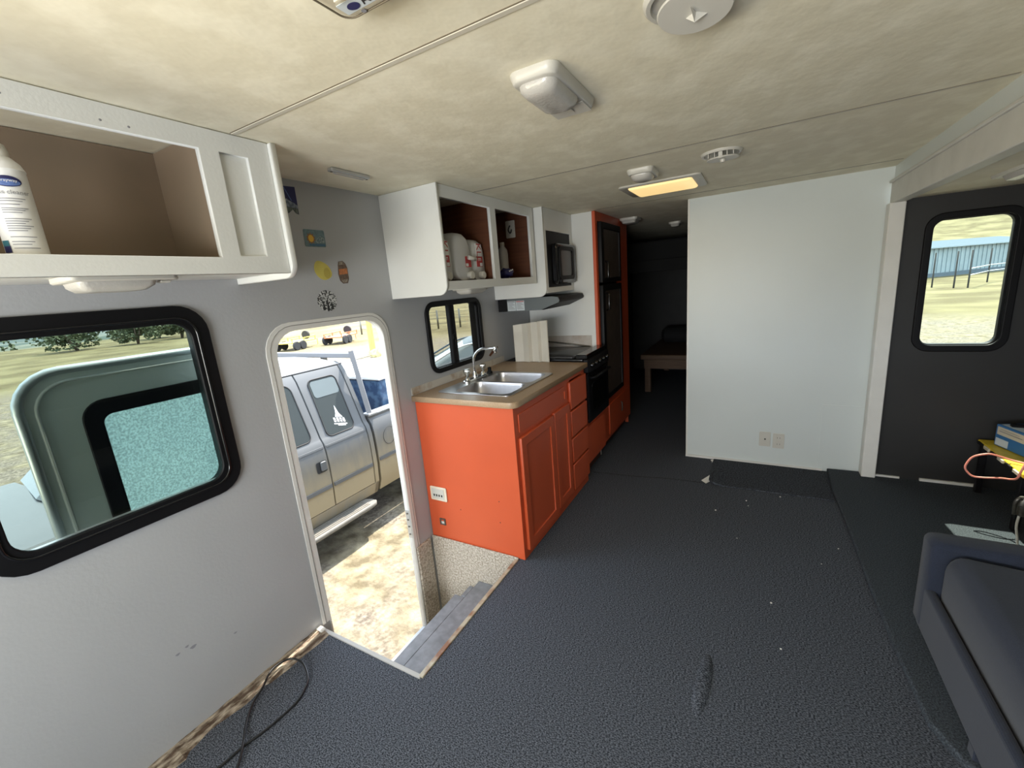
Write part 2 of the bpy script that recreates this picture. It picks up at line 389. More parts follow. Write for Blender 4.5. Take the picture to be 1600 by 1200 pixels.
# slide-out box
SX, SY = 3.30, 3.52
SWIN = rr(2.607, 0.925, 2.957, 1.662, 0.055)
structure(plate('wall_slide_end', M_DARKWALL, 'y', [[(2.468, 0.03), (SX, 0.03), (SX, 1.80), (2.468, 1.80)], SWIN], SY, SY+0.05))
structure(plate('wall_slide_side', M_DARKWALL, 'x', [[(-0.95, 0.0), (SY+0.05, 0.0), (SY+0.05, 1.85), (-0.95, 1.85)]], SX, SX+0.05))
structure(plate('wall_slide_near', M_WALL, 'y', [[(2.468, 0.0), (SX, 0.0), (SX, 1.80), (2.468, 1.80)], rr(2.62, 0.9, 3.0, 1.62, 0.05)], -0.95, -0.9))
structure(box('ceiling_slide', M_CEIL, 2.47, SX+0.05, -0.95, SY+0.05, 1.80, 1.86))
# raised slide floor with its carpet lip
sf = structure(plate('floor_slide', M_CARPET2, 'z', [[(2.305, 1.44), (2.255, 1.55), (2.237, 1.86), (2.226, 2.22), (2.222, 2.70), (2.208, 3.19), (2.214, 3.555), (2.40, 3.565), (2.40, 3.60), (3.3, 3.60), (3.3, -0.9), (2.36, -0.9), (2.36, 1.40)]], 0.0005, 0.030, None, 0.006))
structure(box('baseboard_slide', M_TRIM, 2.475, 2.60, SY-0.012, SY, 0.031, 0.043))
structure(box('trim_9', M_TRIM, 2.70, 2.965, SY-0.014, SY, 0.031, 0.048))
# walls behind the camera, with an unseen front window added to let light in
structure(plate('wall_front', M_WALL, 'y', [[(-0.05, 0), (2.47, 0), (2.47, 2.0), (-0.05, 2.0)], rr(0.45, 0.85, 2.05, 1.65, 0.06)], -1.6, -1.55))
structure(plate('wall_right_near', M_WALL, 'x', [[(-1.55, 0.0), (-0.95, 0.0), (-0.95, 2.0), (-1.55, 2.0)]], 2.42, 2.47))
structure(plate('added_window_front', M_BLACK, 'y', [rr(0.41, 0.81, 2.09, 1.69, 0.08), rr(0.46, 0.86, 2.04, 1.64, 0.05)], -1.549, -1.525))
structure(plate('added_window_left', M_BLACK, 'x', [rr(-1.42, 0.74, -0.04, 1.54, 0.1), rr(-1.36, 0.80, -0.10, 1.48, 0.06)], 0.0005, 0.016))  # unseen window, added so more ground-bounced light reaches the ceiling

# exterior skin of the trailer above/below so light cannot leak
structure(plate('trim_10', M_ALU, 'x', [[(-1.6, -0.45), (0.995, -0.45), (0.995, -0.061), (-1.6, -0.061)]], -0.05, -0.03))
structure(plate('trim_11', M_ALU, 'x', [[(1.86, -0.45), (7.05, -0.45), (7.05, -0.061), (1.86, -0.061)]], -0.05, -0.03))

# ------------------------------------------------------------------ windows of the left wall
def rv_window(name, y0, z0, y1, z1, r, fw, glass, vertical=None):
    f = plate(name, M_BLACK, 'x', [rr(y0-fw*0.35, z0-fw*0.35, y1+fw*0.35, z1+fw*0.35, r+0.02), rr(y0+fw*0.65, z0+fw*0.65, y1-fw*0.65, z1-fw*0.65, max(0.02, r-0.02))], 0.0005, 0.016, None, 0.004)
    structure(f)
    plate('window_reveal', M_BLACK, 'x', [rr(y0+0.001, z0+0.001, y1-0.001, z1-0.001, r), rr(y0+0.022, z0+0.022, y1-0.022, z1-0.022, max(0.02, r-0.02))], -0.06, 0.0, f)
    plate('pane', glass, 'x', [rr(y0+0.004, z0+0.004, y1-0.004, z1-0.004, r)], -0.030, -0.026, f)
    return f
w1 = rv_window('window_1', 0.175, 0.845, 0.795, 1.497, 0.075, 0.06, M_GLASS)
tube('gasket', M_BLACKG, [(0.018, p[0], p[1]) for p in rr(0.196, 0.866, 0.774, 1.476, 0.06)], 0.0045, w1, 6, True)
box('sill_track', M_ALU, -0.025, -0.010, 0.215, 0.755, 0.868, 0.880, w1)
w2 = rv_window('window_2', 2.005, 1.005, 2.585, 1.425, 0.06, 0.032, M_GLASS2)
for (ya, yb) in ((2.235, 2.255), (2.266, 2.290)):
    box('mullion', M_BLACK, -0.025, 0.004, ya, yb, 1.026, 1.404, w2, 0.002)
box('latch', M_BLACKG, 0.004, 0.014, 2.238, 2.262, 1.18, 1.22, w2, 0.003)
plate('insect_screen', mat('screen_shade', (0.02, 0.02, 0.02, 1), 0.8), 'x', [rr(2.50, 1.03, 2.566, 1.40, 0.02)], -0.025, -0.020, w2)
# slide-out end window
w3 = plate('window_3', M_BLACK, 'y', [rr(2.572, 0.888, 2.992, 1.697, 0.085), rr(2.609, 0.927, 2.955, 1.660, 0.055)], SY-0.018, SY-0.0005, None, 0.005); structure(w3)
plate('window_reveal', M_BLACK, 'y', [rr(2.6075, 0.9255, 2.9565, 1.6615, 0.055), rr(2.613, 0.931, 2.951, 1.656, 0.05)], SY, SY+0.05, w3)
plate('pane', M_GLASS3, 'y', [rr(2.609, 0.927, 2.955, 1.660, 0.055)], SY+0.022, SY+0.026, w3)

# ------------------------------------------------------------------ entry doorway
dt = structure(plate('trim_12', M_TRIM, 'x', [[(1.69, 0.008)] + rr(1.005, 0.0, 1.69, 1.418, (0, 0.125, 0.125, 0))[1:-1] + [(1.005, 0.008), (1.0462, 0.008)] + rr(1.0462, 0.0, 1.6538, 1.3845, (0, 0.105, 0.105, 0))[1:-1][::-1] + [(1.6538, 0.008)]], 0.0005, 0.005, None, 0.002))
tube('flange_groove', MATS['groove_grey'], [(0.0052, p[0], p[1]) for p in [(1.022, 0.01)]+rr(1.022, 0.0, 1.676, 1.402, (0, 0.115, 0.115, 0))[1:-1][::-1]+[(1.676, 0.01)]], 0.0016, dt, 6)
dj = structure(plate('trim_13', M_TRIM, 'x', [[(1.6545, -0.545)] + rr(1.0455, -0.545, 1.6545, 1.3855, (0, 0.105, 0.105, 0))[1:-1] + [(1.0455, -0.545), (1.0505, -0.545)] + rr(1.0505, -0.54, 1.6495, 1.3805, (0, 0.10, 0.10, 0))[1:-1][::-1] + [(1.6495, -0.545)]], -0.034, 0.005))
# strike plate on the right jamb
sp = structure(plate('trim_14', M_ALU, 'y', [rr(-0.032, 0.08, -0.002, 0.26, 0.006)], 1.6475, 1.6493))
for z in (0.105, 0.155, 0.20, 0.24):
    lathe('screw', M_GUN, [(0.006, -0.0035), (0.006, 0.0)], (-0.017, 1.6473, z), 'y', sp, 10)
# open entry door swung flat against the outer wall, seen through window_1
DX0, DX1 = -0.185, -0.150
d1 = plate('door_1', M_DOORG, 'x', [rr(0.335, -0.50, 1.02, 1.352, (0, 0.02, 0.11, 0)), rr(0.505, 0.70, 0.905, 1.205, 0.06)], DX0, DX1, None, 0.004); structure(d1)
tube('door_edge', M_DOOREDGE, [(DX1-0.006, p[0], p[1]) for p in rr(0.338, -0.50, 1.016, 1.349, (0, 0.02, 0.11, 0))], 0.014, d1, 8, True)
tube('edge_bead', M_DOORG, [(DX1+0.002, p[0], p[1]) for p in rr(0.372, -0.47, 0.99, 1.316, (0, 0.02, 0.09, 0))], 0.005, d1, 6, True)
wf = plate('door_window_frame', M_BLACK, 'x', [rr(0.462, 0.655, 0.948, 1.238, 0.065), rr(0.512, 0.705, 0.898, 1.185, 0.03)], DX1, DX1+0.010, d1, 0.003)
plate('pane', M_FROST, 'x', [rr(0.507, 0.702, 0.903, 1.203, 0.06)], DX0+0.012, DX0+0.018, wf)
box('door_catch', M_ALU, DX1, DX1+0.02, 0.925, 0.955, 1.175, 1.20, d1, 0.003)

# ------------------------------------------------------------------ step well
well = structure(box('wall_well_far', M_BEIGE, 0.006, WX+0.012, WY1-0.012, WY1-0.0005, -0.60, 0.012, None, 0.003))
structure(box('wall_well_near', M_BEIGE, 0.0, WX, WY0-0.02, WY0-0.001, -0.60, -0.061))
structure(box('wall_well_riser', M_BEIGE, WX+0.001, WX+0.02, WY0-0.02, WY1+0.02, -0.60, -0.061))
structure(box('trim_15', M_BEIGE, -0.028, 0.014, 1.658, WY1-0.030, -0.56, 0.006, None, 0.008, 2))
structure(box('trim_17', M_BRASS, WX-0.008, WX+0.014, WY0-0.004, WY1-0.013, -0.008, 0.006, None, 0.002))
structure(box('trim_18', mat('pale_edge', (0.40, 0.39, 0.37, 1), 0.6), 0.0, WX+0.004, WY0-0.012, WY0+0.006, -0.012, 0.005, None, 0.002))
st = thing('entry_step', 'grey painted interior step inside the entry well', 'step', (0.43, 1.40, -0.25))
box('tread', M_TREAD, 0.335, WX, WY0+0.001, WY1-0.013, -0.24, -0.215, st, 0.004)
box('nosing', M_TREAD, 0.262, 0.333, WY0+0.001, 1.655, -0.246, -0.222, st, 0.004)
box('nosing', M_TREAD, 0.300, 0.333, 1.657, 1.75, -0.246, -0.222, st, 0.004)
box('riser_board', M_TREAD, 0.335, 0.352, WY0+0.001, WY1-0.013, -0.42, -0.241, st)

# rotten bare strip between carpet and wall
bm = bmesh.new()
N = 40; top = []; 
for i in range(N+1):
    y = 0.20 + (0.985-0.20)*i/N
    w = 0.058 + 0.022*noise.noise(Vector((y*9, 3, 1))) + (0.012 if y > 0.7 else -0.004) + (0.02 if y < 0.4 else 0)
    top.append((y, w))
va = [bm.verts.new((0.0015, y, 0.018+0.006*noise.noise(Vector((y*20, 0, 0))))) for y, w in top]
vb = [bm.verts.new((w*0.6, y, 0.010+0.006*noise.noise(Vector((y*24, 5, 0))))) for y, w in top]
vc = [bm.verts.new((w, y, 0.0005)) for y, w in top]
vd = [bm.verts.new((0.0015, y, 0.0003)) for y, w in top]
for A, B in ((va, vb), (vb, vc), (vc, vd), (vd, va)):
    for i in range(N): bm.faces.new((A[i], A[i+1], B[i+1], B[i]))
structure(finish(bm, 'trim_19', M_ROT))
structure(box('trim_20', M_TRIM, 0.001, 0.04, 0.968, 0.993, 0.0, 0.022, None, 0.004))
exec_marker = 'kitchen'

# ================================================================== KITCHEN
KY, KX = 1.815, 0.660      # side and face of the base cabinet
t = thing('base_cabinet', 'orange painted kitchen base cabinet with two doors and four drawers', 'cabinet', (0.33, 2.35, 0))
box('side_panel', M_ORANGE, 0.004, KX, KY, KY+0.018, 0.001, 0.883, t, 0.001)
box('side_panel', M_ORANGE, 0.004, KX-0.02, 2.852, 2.870, 0.001, 0.883, t)
box('bottom_board', M_WOODIN, 0.004, KX-0.025, KY+0.02, 2.85, 0.04, 0.055, t)
plate('face_frame', M_ORANGE, 'x', [[(KY+0.0185, 0.002), (2.871, 0.002), (2.871, 0.883), (KY+0.0185, 0.883)], rr(1.87, 0.09, 2.255, 0.69, 0), rr(2.30, 0.09, 2.515, 0.69, 0), rr(2.59, 0.04, 2.84, 0.85, 0)], KX-0.02, KX, t)
plate('false_drawer_front', M_ORANGE, 'x', [rr(1.86, 0.735, 2.49, 0.835, 0.004, 2)], KX, KX+0.006, t, 0.002)
box('drawer_stop', M_ORANGE, KX, KX+0.012, 2.475, 2.488, 0.752, 0.80, t, 0.002)
def cab_door(y0, y1, z0, z1, parent):
    d = plate('door', M_ORANGE, 'x', [rr(y0, z0, y1, z1, 0.003, 2), rr(y0+0.055, z0+0.055, y1-0.055, z1-0.055, 0.003, 2)], KX+0.0005, KX+0.020, parent, 0.004)
    plate('door_panel', M_ORANGE, 'x', [rr(y0+0.050, z0+0.050, y1-0.050, z1-0.050, 0.003, 2)], KX+0.002, KX+0.012, d)
    return d
cab_door(1.846, 2.272, 0.048, 0.708, t)
cab_door(2.283, 2.530, 0.075, 0.713, t)
for z0, z1 in ((0.655, 0.842), (0.462, 0.640), (0.275, 0.448), (0.070, 0.260)):
    plate('drawer', M_ORANGE, 'x', [rr(2.553, z0, 2.858, z1, 0.003, 2)], KX+0.0005, KX+0.020, t, 0.005)
# socket plate and small jack on the cabinet's side: parts fixed to it
sw = plate('switch_plate', M_IVORY, 'y', [rr(-0.006+0.042, 0.262, 0.158, 0.352, 0.008)], KY-0.008, KY-0.0005, t, 0.003)
plate('switch_face', M_WHITEP, 'y', [rr(0.050, 0.275, 0.141, 0.340, 0.004)], KY-0.0105, KY-0.0085, sw, 0.001)
for k in range(4):
    box('rocker', M_INK, 0.063+k*0.019, 0.073+k*0.019, KY-0.0135, KY-0.011, 0.292, 0.306, sw, 0.001)
jk = plate('jack_plate', M_GUN, 'y', [rr(0.078, 0.098, 0.122, 0.142, 0.003), rr(0.088, 0.107, 0.112, 0.133, 0.002)], KY-0.005, KY-0.0005, t, 0.001)
box('jack', M_WHITEP, 0.090, 0.110, KY-0.0035, KY-0.0005, 0.108, 0.122, jk)
for px_, pz_ in ((0.245, 0.226), (0.52, 0.33), (0.515, 0.20)):
    box('paint_chip', M_INK, px_, px_+0.006, KY-0.0008, KY-0.0002, pz_, pz_+0.006, t)

# countertop with sink cut-out
SK = rr(0.118, 1.905, 0.588, 2.475, 0.03)
CT = plate('countertop', M_LAM, 'z', [rr(0.004, 1.79, 0.690, 2.873, (0.05, 0, 0, 0)), SK], 0.884, 0.917, None, 0.003)
tag(CT, 'tan speckled laminate countertop on the orange base cabinet', 'countertop')
# damaged laminate strip along the wall above the counter
structure(box('trim_21', mat('stained_strip', (0.55, 0.52, 0.46, 1), 0.6, col2=(0.36, 0.25, 0.16, 1), vscale=9, contrast=(0.56, 0.72)), 0.0006, 0.003, 1.80, 2.875, 0.918, 0.962))
plate('stain_patch', M_WOODIN, 'x', [[(2.66, 1.0), (2.72, 1.035), (2.79, 1.05), (2.80, 1.04), (2.74, 1.015), (2.68, 0.99)]], 0.0006, 0.002, bpy.data.objects['trim_21'])

# double sink
sk = thing('double_sink', 'stainless double bowl drop-in sink in the tan countertop', 'sink', (0.35, 2.19, 0.917))
b1 = rr(0.205, 1.925, 0.572, 2.175, 0.05); b2 = rr(0.205, 2.200, 0.572, 2.455, 0.05)
plate('rim', M_STEEL, 'z', [rr(0.105, 1.892, 0.601, 2.488, 0.035), b1, b2], 0.9172, 0.9225, sk, 0.001)
for (a, b) in ((1.925, 2.175), (2.200, 2.455)):
    lps = []
    for k, (ins, z) in enumerate(((0, 0.922), (0.004, 0.905), (0.010, 0.80), (0.03, 0.768), (0.07, 0.762))):
        lps.append([(p[0], p[1], z) for p in rr(0.205+ins, a+ins, 0.572-ins, b-ins, max(0.012, 0.05-ins*0.3))])
    bm = bmesh.new(); R = [[bm.verts.new(p) for p in lp] for lp in lps]
    for A, B in zip(R, R[1:]):
        for k in range(len(A)): bm.faces.new((A[k], A[(k+1) % len(A)], B[(k+1) % len(A)], B[k]))
    bm.faces.new(R[-1]); o = finish(bm, 'bowl', M_STEEL, sk); autosmooth(o, 60)
    lathe('drain', M_CHROME, [(0.0, 0.004), (0.018, 0.005), (0.035, 0.004), (0.042, 0.0)], (0.39, (a+b)/2, 0.763), 'z', o, 20)
# faucet
fc = thing('faucet', 'chrome gooseneck faucet with clear acrylic knobs behind the sink', 'faucet', (0.15, 2.235, 0.9225))
loft('base', M_CHROME, [[(p[0], p[1], z) for p in rr(0.125+i, 2.115+i, 0.185-i, 2.355-i, 0.028)] for i, z in ((0, 0.9226), (0, 0.932), (0.006, 0.938))], fc)
lathe('spout_collar', M_CHROME, [(0.018, 0), (0.018, 0.02), (0.012, 0.03), (0.012, 0.04)], (0.155, 2.235, 0.936), 'z', fc, 16)
spt = spline([(0.155, 2.235, 0.95), (0.152, 2.235, 1.02), (0.165, 2.236, 1.075), (0.205, 2.238, 1.112), (0.255, 2.241, 1.123), (0.315, 2.245, 1.123)], 6)
tube('spout', M_CHROME, spt, 0.0085, fc, 10)
lathe('aerator', M_CHROME, [(0.011, 0.0), (0.0125, -0.008), (0.0125, -0.035), (0.010, -0.042), (0.0, -0.042)], (0.320, 2.245, 1.133), 'z', fc, 14)
for y in (2.145, 2.325):
    k = lathe('knob', M_ACRYL, [(0.011, 0), (0.013, 0.01), (0.021, 0.028), (0.024, 0.042), (0.021, 0.050), (0.012, 0.053), (0, 0.053)], (0.158, y, 0.955), 'z', fc, 8)
    lathe('knob_stem', M_CHROME, [(0.016, -0.017), (0.014, -0.006), (0.008, 0.0), (0.008, 0.035), (0, 0.036)], (0.158, y, 0.955), 'z', k, 14)
lathe('sprayer', M_BLACK, [(0.02, 0), (0.018, 0.012), (0.012, 0.018), (0.013, 0.04), (0.0, 0.045)], (0.150, 2.42, 0.9226), 'z', fc, 14)

# folded white splash screen standing on the counter
bm = bmesh.new()
zz = [(0.080, 2.850), (0.150, 2.862), (0.205, 2.840), (0.222, 2.866), (0.285, 2.846), (0.300, 2.868), (0.360, 2.850)]
zz = [Vector((a+0.04, b-0.002, 0)) for a, b in zz]
zt = 0.006
prev = []
for i, p in enumerate(zz):
    ztop = 1.200 + 0.028*(p.x-0.12)/0.28
    prev.append([bm.verts.new((p.x, p.y, 0.919)), bm.verts.new((p.x, p.y, ztop)), bm.verts.new((p.x+0.004, p.y+zt, ztop)), bm.verts.new((p.x+0.004, p.y+zt, 0.919))])
for A, B in zip(prev, prev[1:]):
    for k in range(4): bm.faces.new((A[k], A[(k+1) % 4], B[(k+1) % 4], B[k]))
bm.faces.new(prev[0]); bm.faces.new(prev[-1][::-1])
tag(finish(bm, 'splash_screen', mat('off_white_card', (0.60, 0.56, 0.48, 1), 0.5, var=0.05)), 'off-white folded splash screen standing on the counter beside the stove', 'screen')

# stove
SY0, SY1 = 2.878, 3.362
t = thing('gas_range', 'black gas stove with glass cooktop cover between counter and refrigerator', 'stove', (0.37, 3.12, 0))
box('oven_body', M_BLACK, 0.01, 0.655, SY0, SY1, 0.44, 0.917, t)
ck = plate('cooktop', M_BLACKG, 'z', [rr(0.085, SY0, 0.660, SY1, 0.02)], 0.9175, 0.936, t, 0.004)
cv = loft('cooktop_cover', mat('smoked_glass', (0.035, 0.034, 0.034, 1), 0.22), [[(p[0], p[1], z) for p in rr(0.12+i, SY0+0.01+i, 0.585-i, SY1-0.02-i, 0.03)] for i, z in ((0, 0.940), (0, 0.952), (0.006, 0.957))], t)
tube('cover_edge_trim', M_CHROME, [(0.588, SY1-0.17, 0.951), (0.588, SY1-0.04, 0.951), (0.57, SY1-0.016, 0.951), (0.45, SY1-0.014, 0.951)], 0.005, cv)
for y in (SY0+0.09, SY1-0.09): lathe('cover_foot', M_RUBBER, [(0.010, 0), (0.008, 0.008), (0, 0.009)], (0.20, y, 0.957), 'z', cv, 10)
tube('vent_rail', M_GUN, [(0.115, SY1-0.02, 0.945), (0.115, SY1-0.02, 1.0), (0.12, SY1-0.03, 1.008), (0.30, SY1-0.012, 0.985), (0.55, SY1-0.012, 0.955)], 0.007, t)
box('front_rail', M_BLACKG, 0.598, 0.684, SY0, SY1-0.002, 0.9365, 0.968, t, 0.008, 2)
cp = box('control_panel', M_BLACK, 0.656, 0.696, SY0, SY1, 0.835, 0.935, t, 0.006)
for k in range(5):
    y = SY0+0.06+k*0.088
    lathe('control_knob', M_BLACKG, [(0.019, 0), (0.018, 0.014), (0.013, 0.022), (0, 0.022)], (0.6965, y, 0.885), 'x', cp, 14)
od = box('oven_door', M_BLACKG, 0.656, 0.690, SY0+0.004, SY1-0.004, 0.455, 0.830, t, 0.006)
plate('oven_window', mat('oven_glass', (0.004, 0.004, 0.004, 1), 0.05), 'x', [rr(SY0+0.07, 0.52, SY1-0.07, 0.74, 0.02)], 0.690, 0.692, od)
tube('oven_handle', M_BLACK, [(0.69, SY0+0.05, 0.79), (0.722, SY0+0.055, 0.795), (0.722, SY1-0.055, 0.795), (0.69, SY1-0.05, 0.79)], 0.009, od)
tag(box('under_oven_panel', M_ORANGE, 0.03, 0.648, 2.874, 3.362, 0.10, 0.436, None, 0.003), 'orange cupboard panel under the black stove', 'panel')
upd = bpy.data.objects['under_oven_panel']
plate('door', M_ORANGE, 'x', [rr(2.90, 0.13, 3.34, 0.41, 0.004, 2)], 0.6485, 0.658, upd, 0.003)
box('plinth', mat('plinth_dark', (0.05, 0.02, 0.012, 1), 0.7), 0.05, 0.60, 2.874, 3.362, 0.001, 0.098, upd)

# refrigerator cabinet and refrigerator
FX, FY0, FY1 = 0.620, 3.368, 4.315
t = thing('refrigerator_cabinet', 'tall orange framed cabinet housing the refrigerator, white on its stove side', 'cabinet', (0.31, 3.84, 0))
box('side_panel', M_CAB, 0.006, FX-0.02, FY0, FY0+0.018, 0.001, H-0.002, t)
box('side_panel', M_ORANGE, 0.014, FX-0.02, FY1-0.018, FY1, 0.001, H-0.002, t)
plate('face_frame', M_ORANGE, 'x', [[(FY0, 0.09), (FY1, 0.09), (FY1, H-0.002), (FY0, H-0.002)], rr(3.42, 0.47, 3.99, 1.93, 0)], FX-0.02, FX, t)
box('plinth', mat('plinth_dark', (0.05, 0.02, 0.012, 1), 0.7), 0.02, FX-0.05, FY0+0.02, FY1-0.02, 0.001, 0.089, t)
plate('lower_door', M_ORANGE, 'x', [rr(3.56, 0.12, 4.26, 0.40, 0.004, 2)], FX+0.0005, FX+0.012, t, 0.004)
tube('door_latch', M_GUN, [(FX+0.012, 3.93, 0.24), (FX+0.022, 3.93, 0.25), (FX+0.022, 3.93, 0.32), (FX+0.012, 3.93, 0.33)], 0.006, t)
box('corner_bead', M_ORANGE, FX-0.022, FX+0.004, FY0-0.006, FY0+0.014, 0.09, H-0.003, t, 0.003)
t = thing('refrigerator', 'black trimmed two-door refrigerator with dull brown panels in the orange frame', 'refrigerator', (0.33, 3.7, 0.47))
box('body', M_BLACK, 0.05, FX-0.022, 3.425, 3.985, 0.475, 1.925, t)
M_FPAN = mat('fridge_panel', (0.080, 0.062, 0.052, 1), 0.34, var=0.25, vscale=14)
for z0, z1 in ((1.455, 1.925), (0.475, 1.440)):
    d = plate('door', M_BLACK, 'x', [rr(3.428, z0, 3.982, z1, 0.008, 2), rr(3.49, z0+0.04, 3.945, z1-0.05, 0.004, 2)], FX-0.015, FX+0.030, t, 0.004)
    plate('door_panel', M_FPAN, 'x', [rr(3.486, z0+0.036, 3.949, z1-0.046, 0.004, 2)], FX-0.012, FX+0.020, d)
    zc = z0+0.10 if z0 > 1 else z1-0.14
    tube('handle', M_BLACKG, [(FX+0.022, 3.535, zc-0.07), (FX+0.045, 3.535, zc-0.06), (FX+0.045, 3.535, zc+0.06), (FX+0.022, 3.535, zc+0.07)], 0.008, d)
# backsplash board behind the stove
structure(box('trim_22', mat('grimy_strip', (0.52, 0.49, 0.45, 1), 0.5, col2=(0.40, 0.33, 0.27, 1), vscale=14), 0.006, FX-0.06, FY0-0.008, FY0-0.001, 0.95, 1.045, None, 0.002))

# ------------------------------------------------------------------ upper cabinets, open with no doors
UX = 0.370
t = thing('kitchen_wall_cabinet', 'white doorless upper cabinet over the sink with brown interior', 'cabinet', (0.18, 2.28, 1.47))
plate('side_panel', M_CAB, 'y', [rr(0.001, 1.473, UX+0.006, 1.998, (0.05, 0, 0, 0))], 1.755, 1.773, t)
plate('face_frame', M_CAB, 'x', [[(1.773, 1.495), (2.800, 1.495), (2.800, 1.998), (1.773, 1.998)], rr(1.784, 1.540, 2.243, 1.938, 0), rr(2.303, 1.540, 2.748, 1.938, 0)], UX-0.02, UX, t, 0.0015)
box('bottom_board', M_CAB, 0.001, UX-0.021, 1.774, 2.80, 1.505, 1.537, t)
box('back_board', M_WOODIN, 0.001, 0.010, 1.774, 2.80, 1.538, 1.997, t)
box('shelf_floor', M_WOODIN, 0.011, UX-0.021, 1.774, 2.798, 1.5375, 1.540, t)
box('divider', M_WOODIN, 0.011, UX-0.021, 2.265, 2.280, 1.5405, 1.9965, t)
box('lining', M_WOODIN, 0.011, UX-0.021, 1.7735, 1.778, 1.5405, 1.9965, t)
box('end_board', M_WOODIN, 0.011, UX-0.021, 2.782, 2.798, 1.5405, 1.9965, t)
# jugs
def jug(y, w, h, xf, cap_dy, lab, label, grip=False):
    z0 = 1.5405
    t = thing('plastic_jug', label, 'jug', (0.18, y, z0), 'milky plastic jugs in the wall cabinet')
    def sec(x, s, dz=0.0):
        pts = []
        for k in range(24):
            a = 2*math.pi*k/24; c, s_ = math.cos(a), math.sin(a)
            e = 0.62 if s_ > 0 else 0.42
            pts.append((x, y + s*w/2*math.copysign(abs(c)**e, c), z0 + 0.002 + dz + h*0.5*s*(1 + math.copysign(abs(s_)**(0.75 if s_ > 0 else 0.45), s_)) ))
        return pts
    loft('body', M_JUG, [sec(0.03, 0.85), sec(0.045, 1.0), sec(xf-0.06, 1.0), sec(xf-0.025, 0.97), sec(xf-0.006, 0.90), sec(xf, 0.80)], t, True, 50)
    lathe('cap', M_WHITEP, [(0.0215, -0.004), (0.0225, 0.0), (0.0225, 0.020), (0.019, 0.024), (0, 0.024)], (xf+0.003, y+cap_dy, z0+0.026), 'x', t, 16)
    lathe('neck', M_JUG, [(0.019, -0.03), (0.019, 0.0)], (xf+0.001, y+cap_dy, z0+0.026), 'x', t, 16)
    if lab:
        yl, wl_ = lab
        zb = z0+0.075; zt = z0+0.205
        lb = plate('label', M_WHITE, 'x', [rr(yl-wl_/2, zb, yl+wl_/2, zt, 0.006)], xf-0.004, xf+0.0012, t)
        plate('label_band', M_RED, 'x', [rr(yl-wl_/2, zb, yl+wl_/2, zb+0.058, 0.003)], xf+0.0012, xf+0.002, lb)
        plate('label_patch', M_WHITE, 'x', [rr(yl+wl_*0.05, zb+0.003, yl+wl_/2-0.003, zb+0.022, 0.002)], xf+0.002, xf+0.0026, lb)
        text('label_lettering', M_RED, 'KL', 0.066, frame((xf+0.0016, yl, zb+0.096), (0, 0, -1), (0, 1, 0)), lb, 0.0004)
        text('label_lettering', M_WHITE, 'E', 0.04, frame((xf+0.0024, yl, zb+0.042), (0, 0, -1), (0, 1, 0)), lb, 0.0003)
    if grip:
        lb = plate('label', M_RED, 'x', [rr(y+0.012, z0+0.072, y+0.066, z0+0.130, 0.004)], xf-0.001, xf+0.0012, t)
        plate('label_patch', M_WHITE, 'x', [rr(y+0.014, z0+0.076, y+0.038, z0+0.092, 0.004)], xf+0.0012, xf+0.002, lb)
        tube('handle_grip', M_WHITEP, [(xf+0.012, y+0.028, z0+0.122), (xf+0.016, y+0.06, z0+0.118), (xf+0.016, y+0.092, z0+0.114)], 0.0115, t, 10)
    return t
jug(1.856, 0.145, 0.235, 0.305, 0.0, (1.866, 0.058), 'milky plastic jug with red label, cut off by the cabinet frame on the left')
jug(2.015, 0.160, 0.258, 0.315, 0.035, None, 'tallest milky plastic jug, middle of three, with a white grip', True)
jug(2.182, 0.150, 0.232, 0.300, 0.010, (2.190, 0.062), 'milky plastic jug with red label nearest the cabinet divider')
t = thing('white_bottle', 'slim white plastic bottle standing in the right cabinet compartment', 'bottle', (0.16, 2.345, 1.5405))
loft('body', M_JUG, [[(0.15+s*0.035*math.cos(a), 2.735+s*0.040*math.sin(a), 1.5407+z) for a in [2*math.pi*k/20 for k in range(20)]] for s, z in ((0.94, 0), (1, 0.01), (1, 0.17), (0.9, 0.20), (0.45, 0.225), (0.42, 0.23))], t)
lathe('cap', M_WHITEP, [(0.017, 0), (0.017, 0.022), (0, 0.023)], (0.15, 2.735, 1.7708), 'z', t, 14)
t.location = (0.15, 2.735, 1.5405)
for ch in t.children: ch.matrix_parent_inverse = Matrix.Translation((-0.15, -2.735, -1.5405))
bm = bmesh.new()
bmesh.ops.create_icosphere(bm, subdivisions=3, radius=1)
for v in bm.verts:
    n = noise.noise(v.co*2.3); v.co = Vector((0.28+0.045*v.co.x*(1+0.3*n), 2.525+0.06*v.co.y*(1+0.3*n), 1.5412+0.032+0.032*max(-1, v.co.z*(1+0.4*n))))
bag = tag(finish(bm, 'snack_bag', M_NAVY, None, True), 'crumpled navy blue pouch at the foot of the white bottle', 'pouch')
for i in range(3): box('print_patch', M_WHITE, 0.3235, 0.326, 2.495+i*0.02, 2.505+i*0.02, 1.582+0.004*i, 1.59+0.004*i, bag)
t = plate('socket_plate', M_WHITEP, 'y', [rr(0.165, 1.820, 0.238, 1.935, 0.006)], 2.776, 2.7815, None, 0.002)
tag(t, 'white socket plate with a short dark cord inside the open cabinet', 'socket')
tube('cord', M_INK, spline([(0.202, 2.774, 1.900), (0.202, 2.764, 1.893), (0.194, 2.762, 1.870), (0.207, 2.764, 1.850), (0.214, 2.772, 1.875)], 5), 0.0045, t, 6)

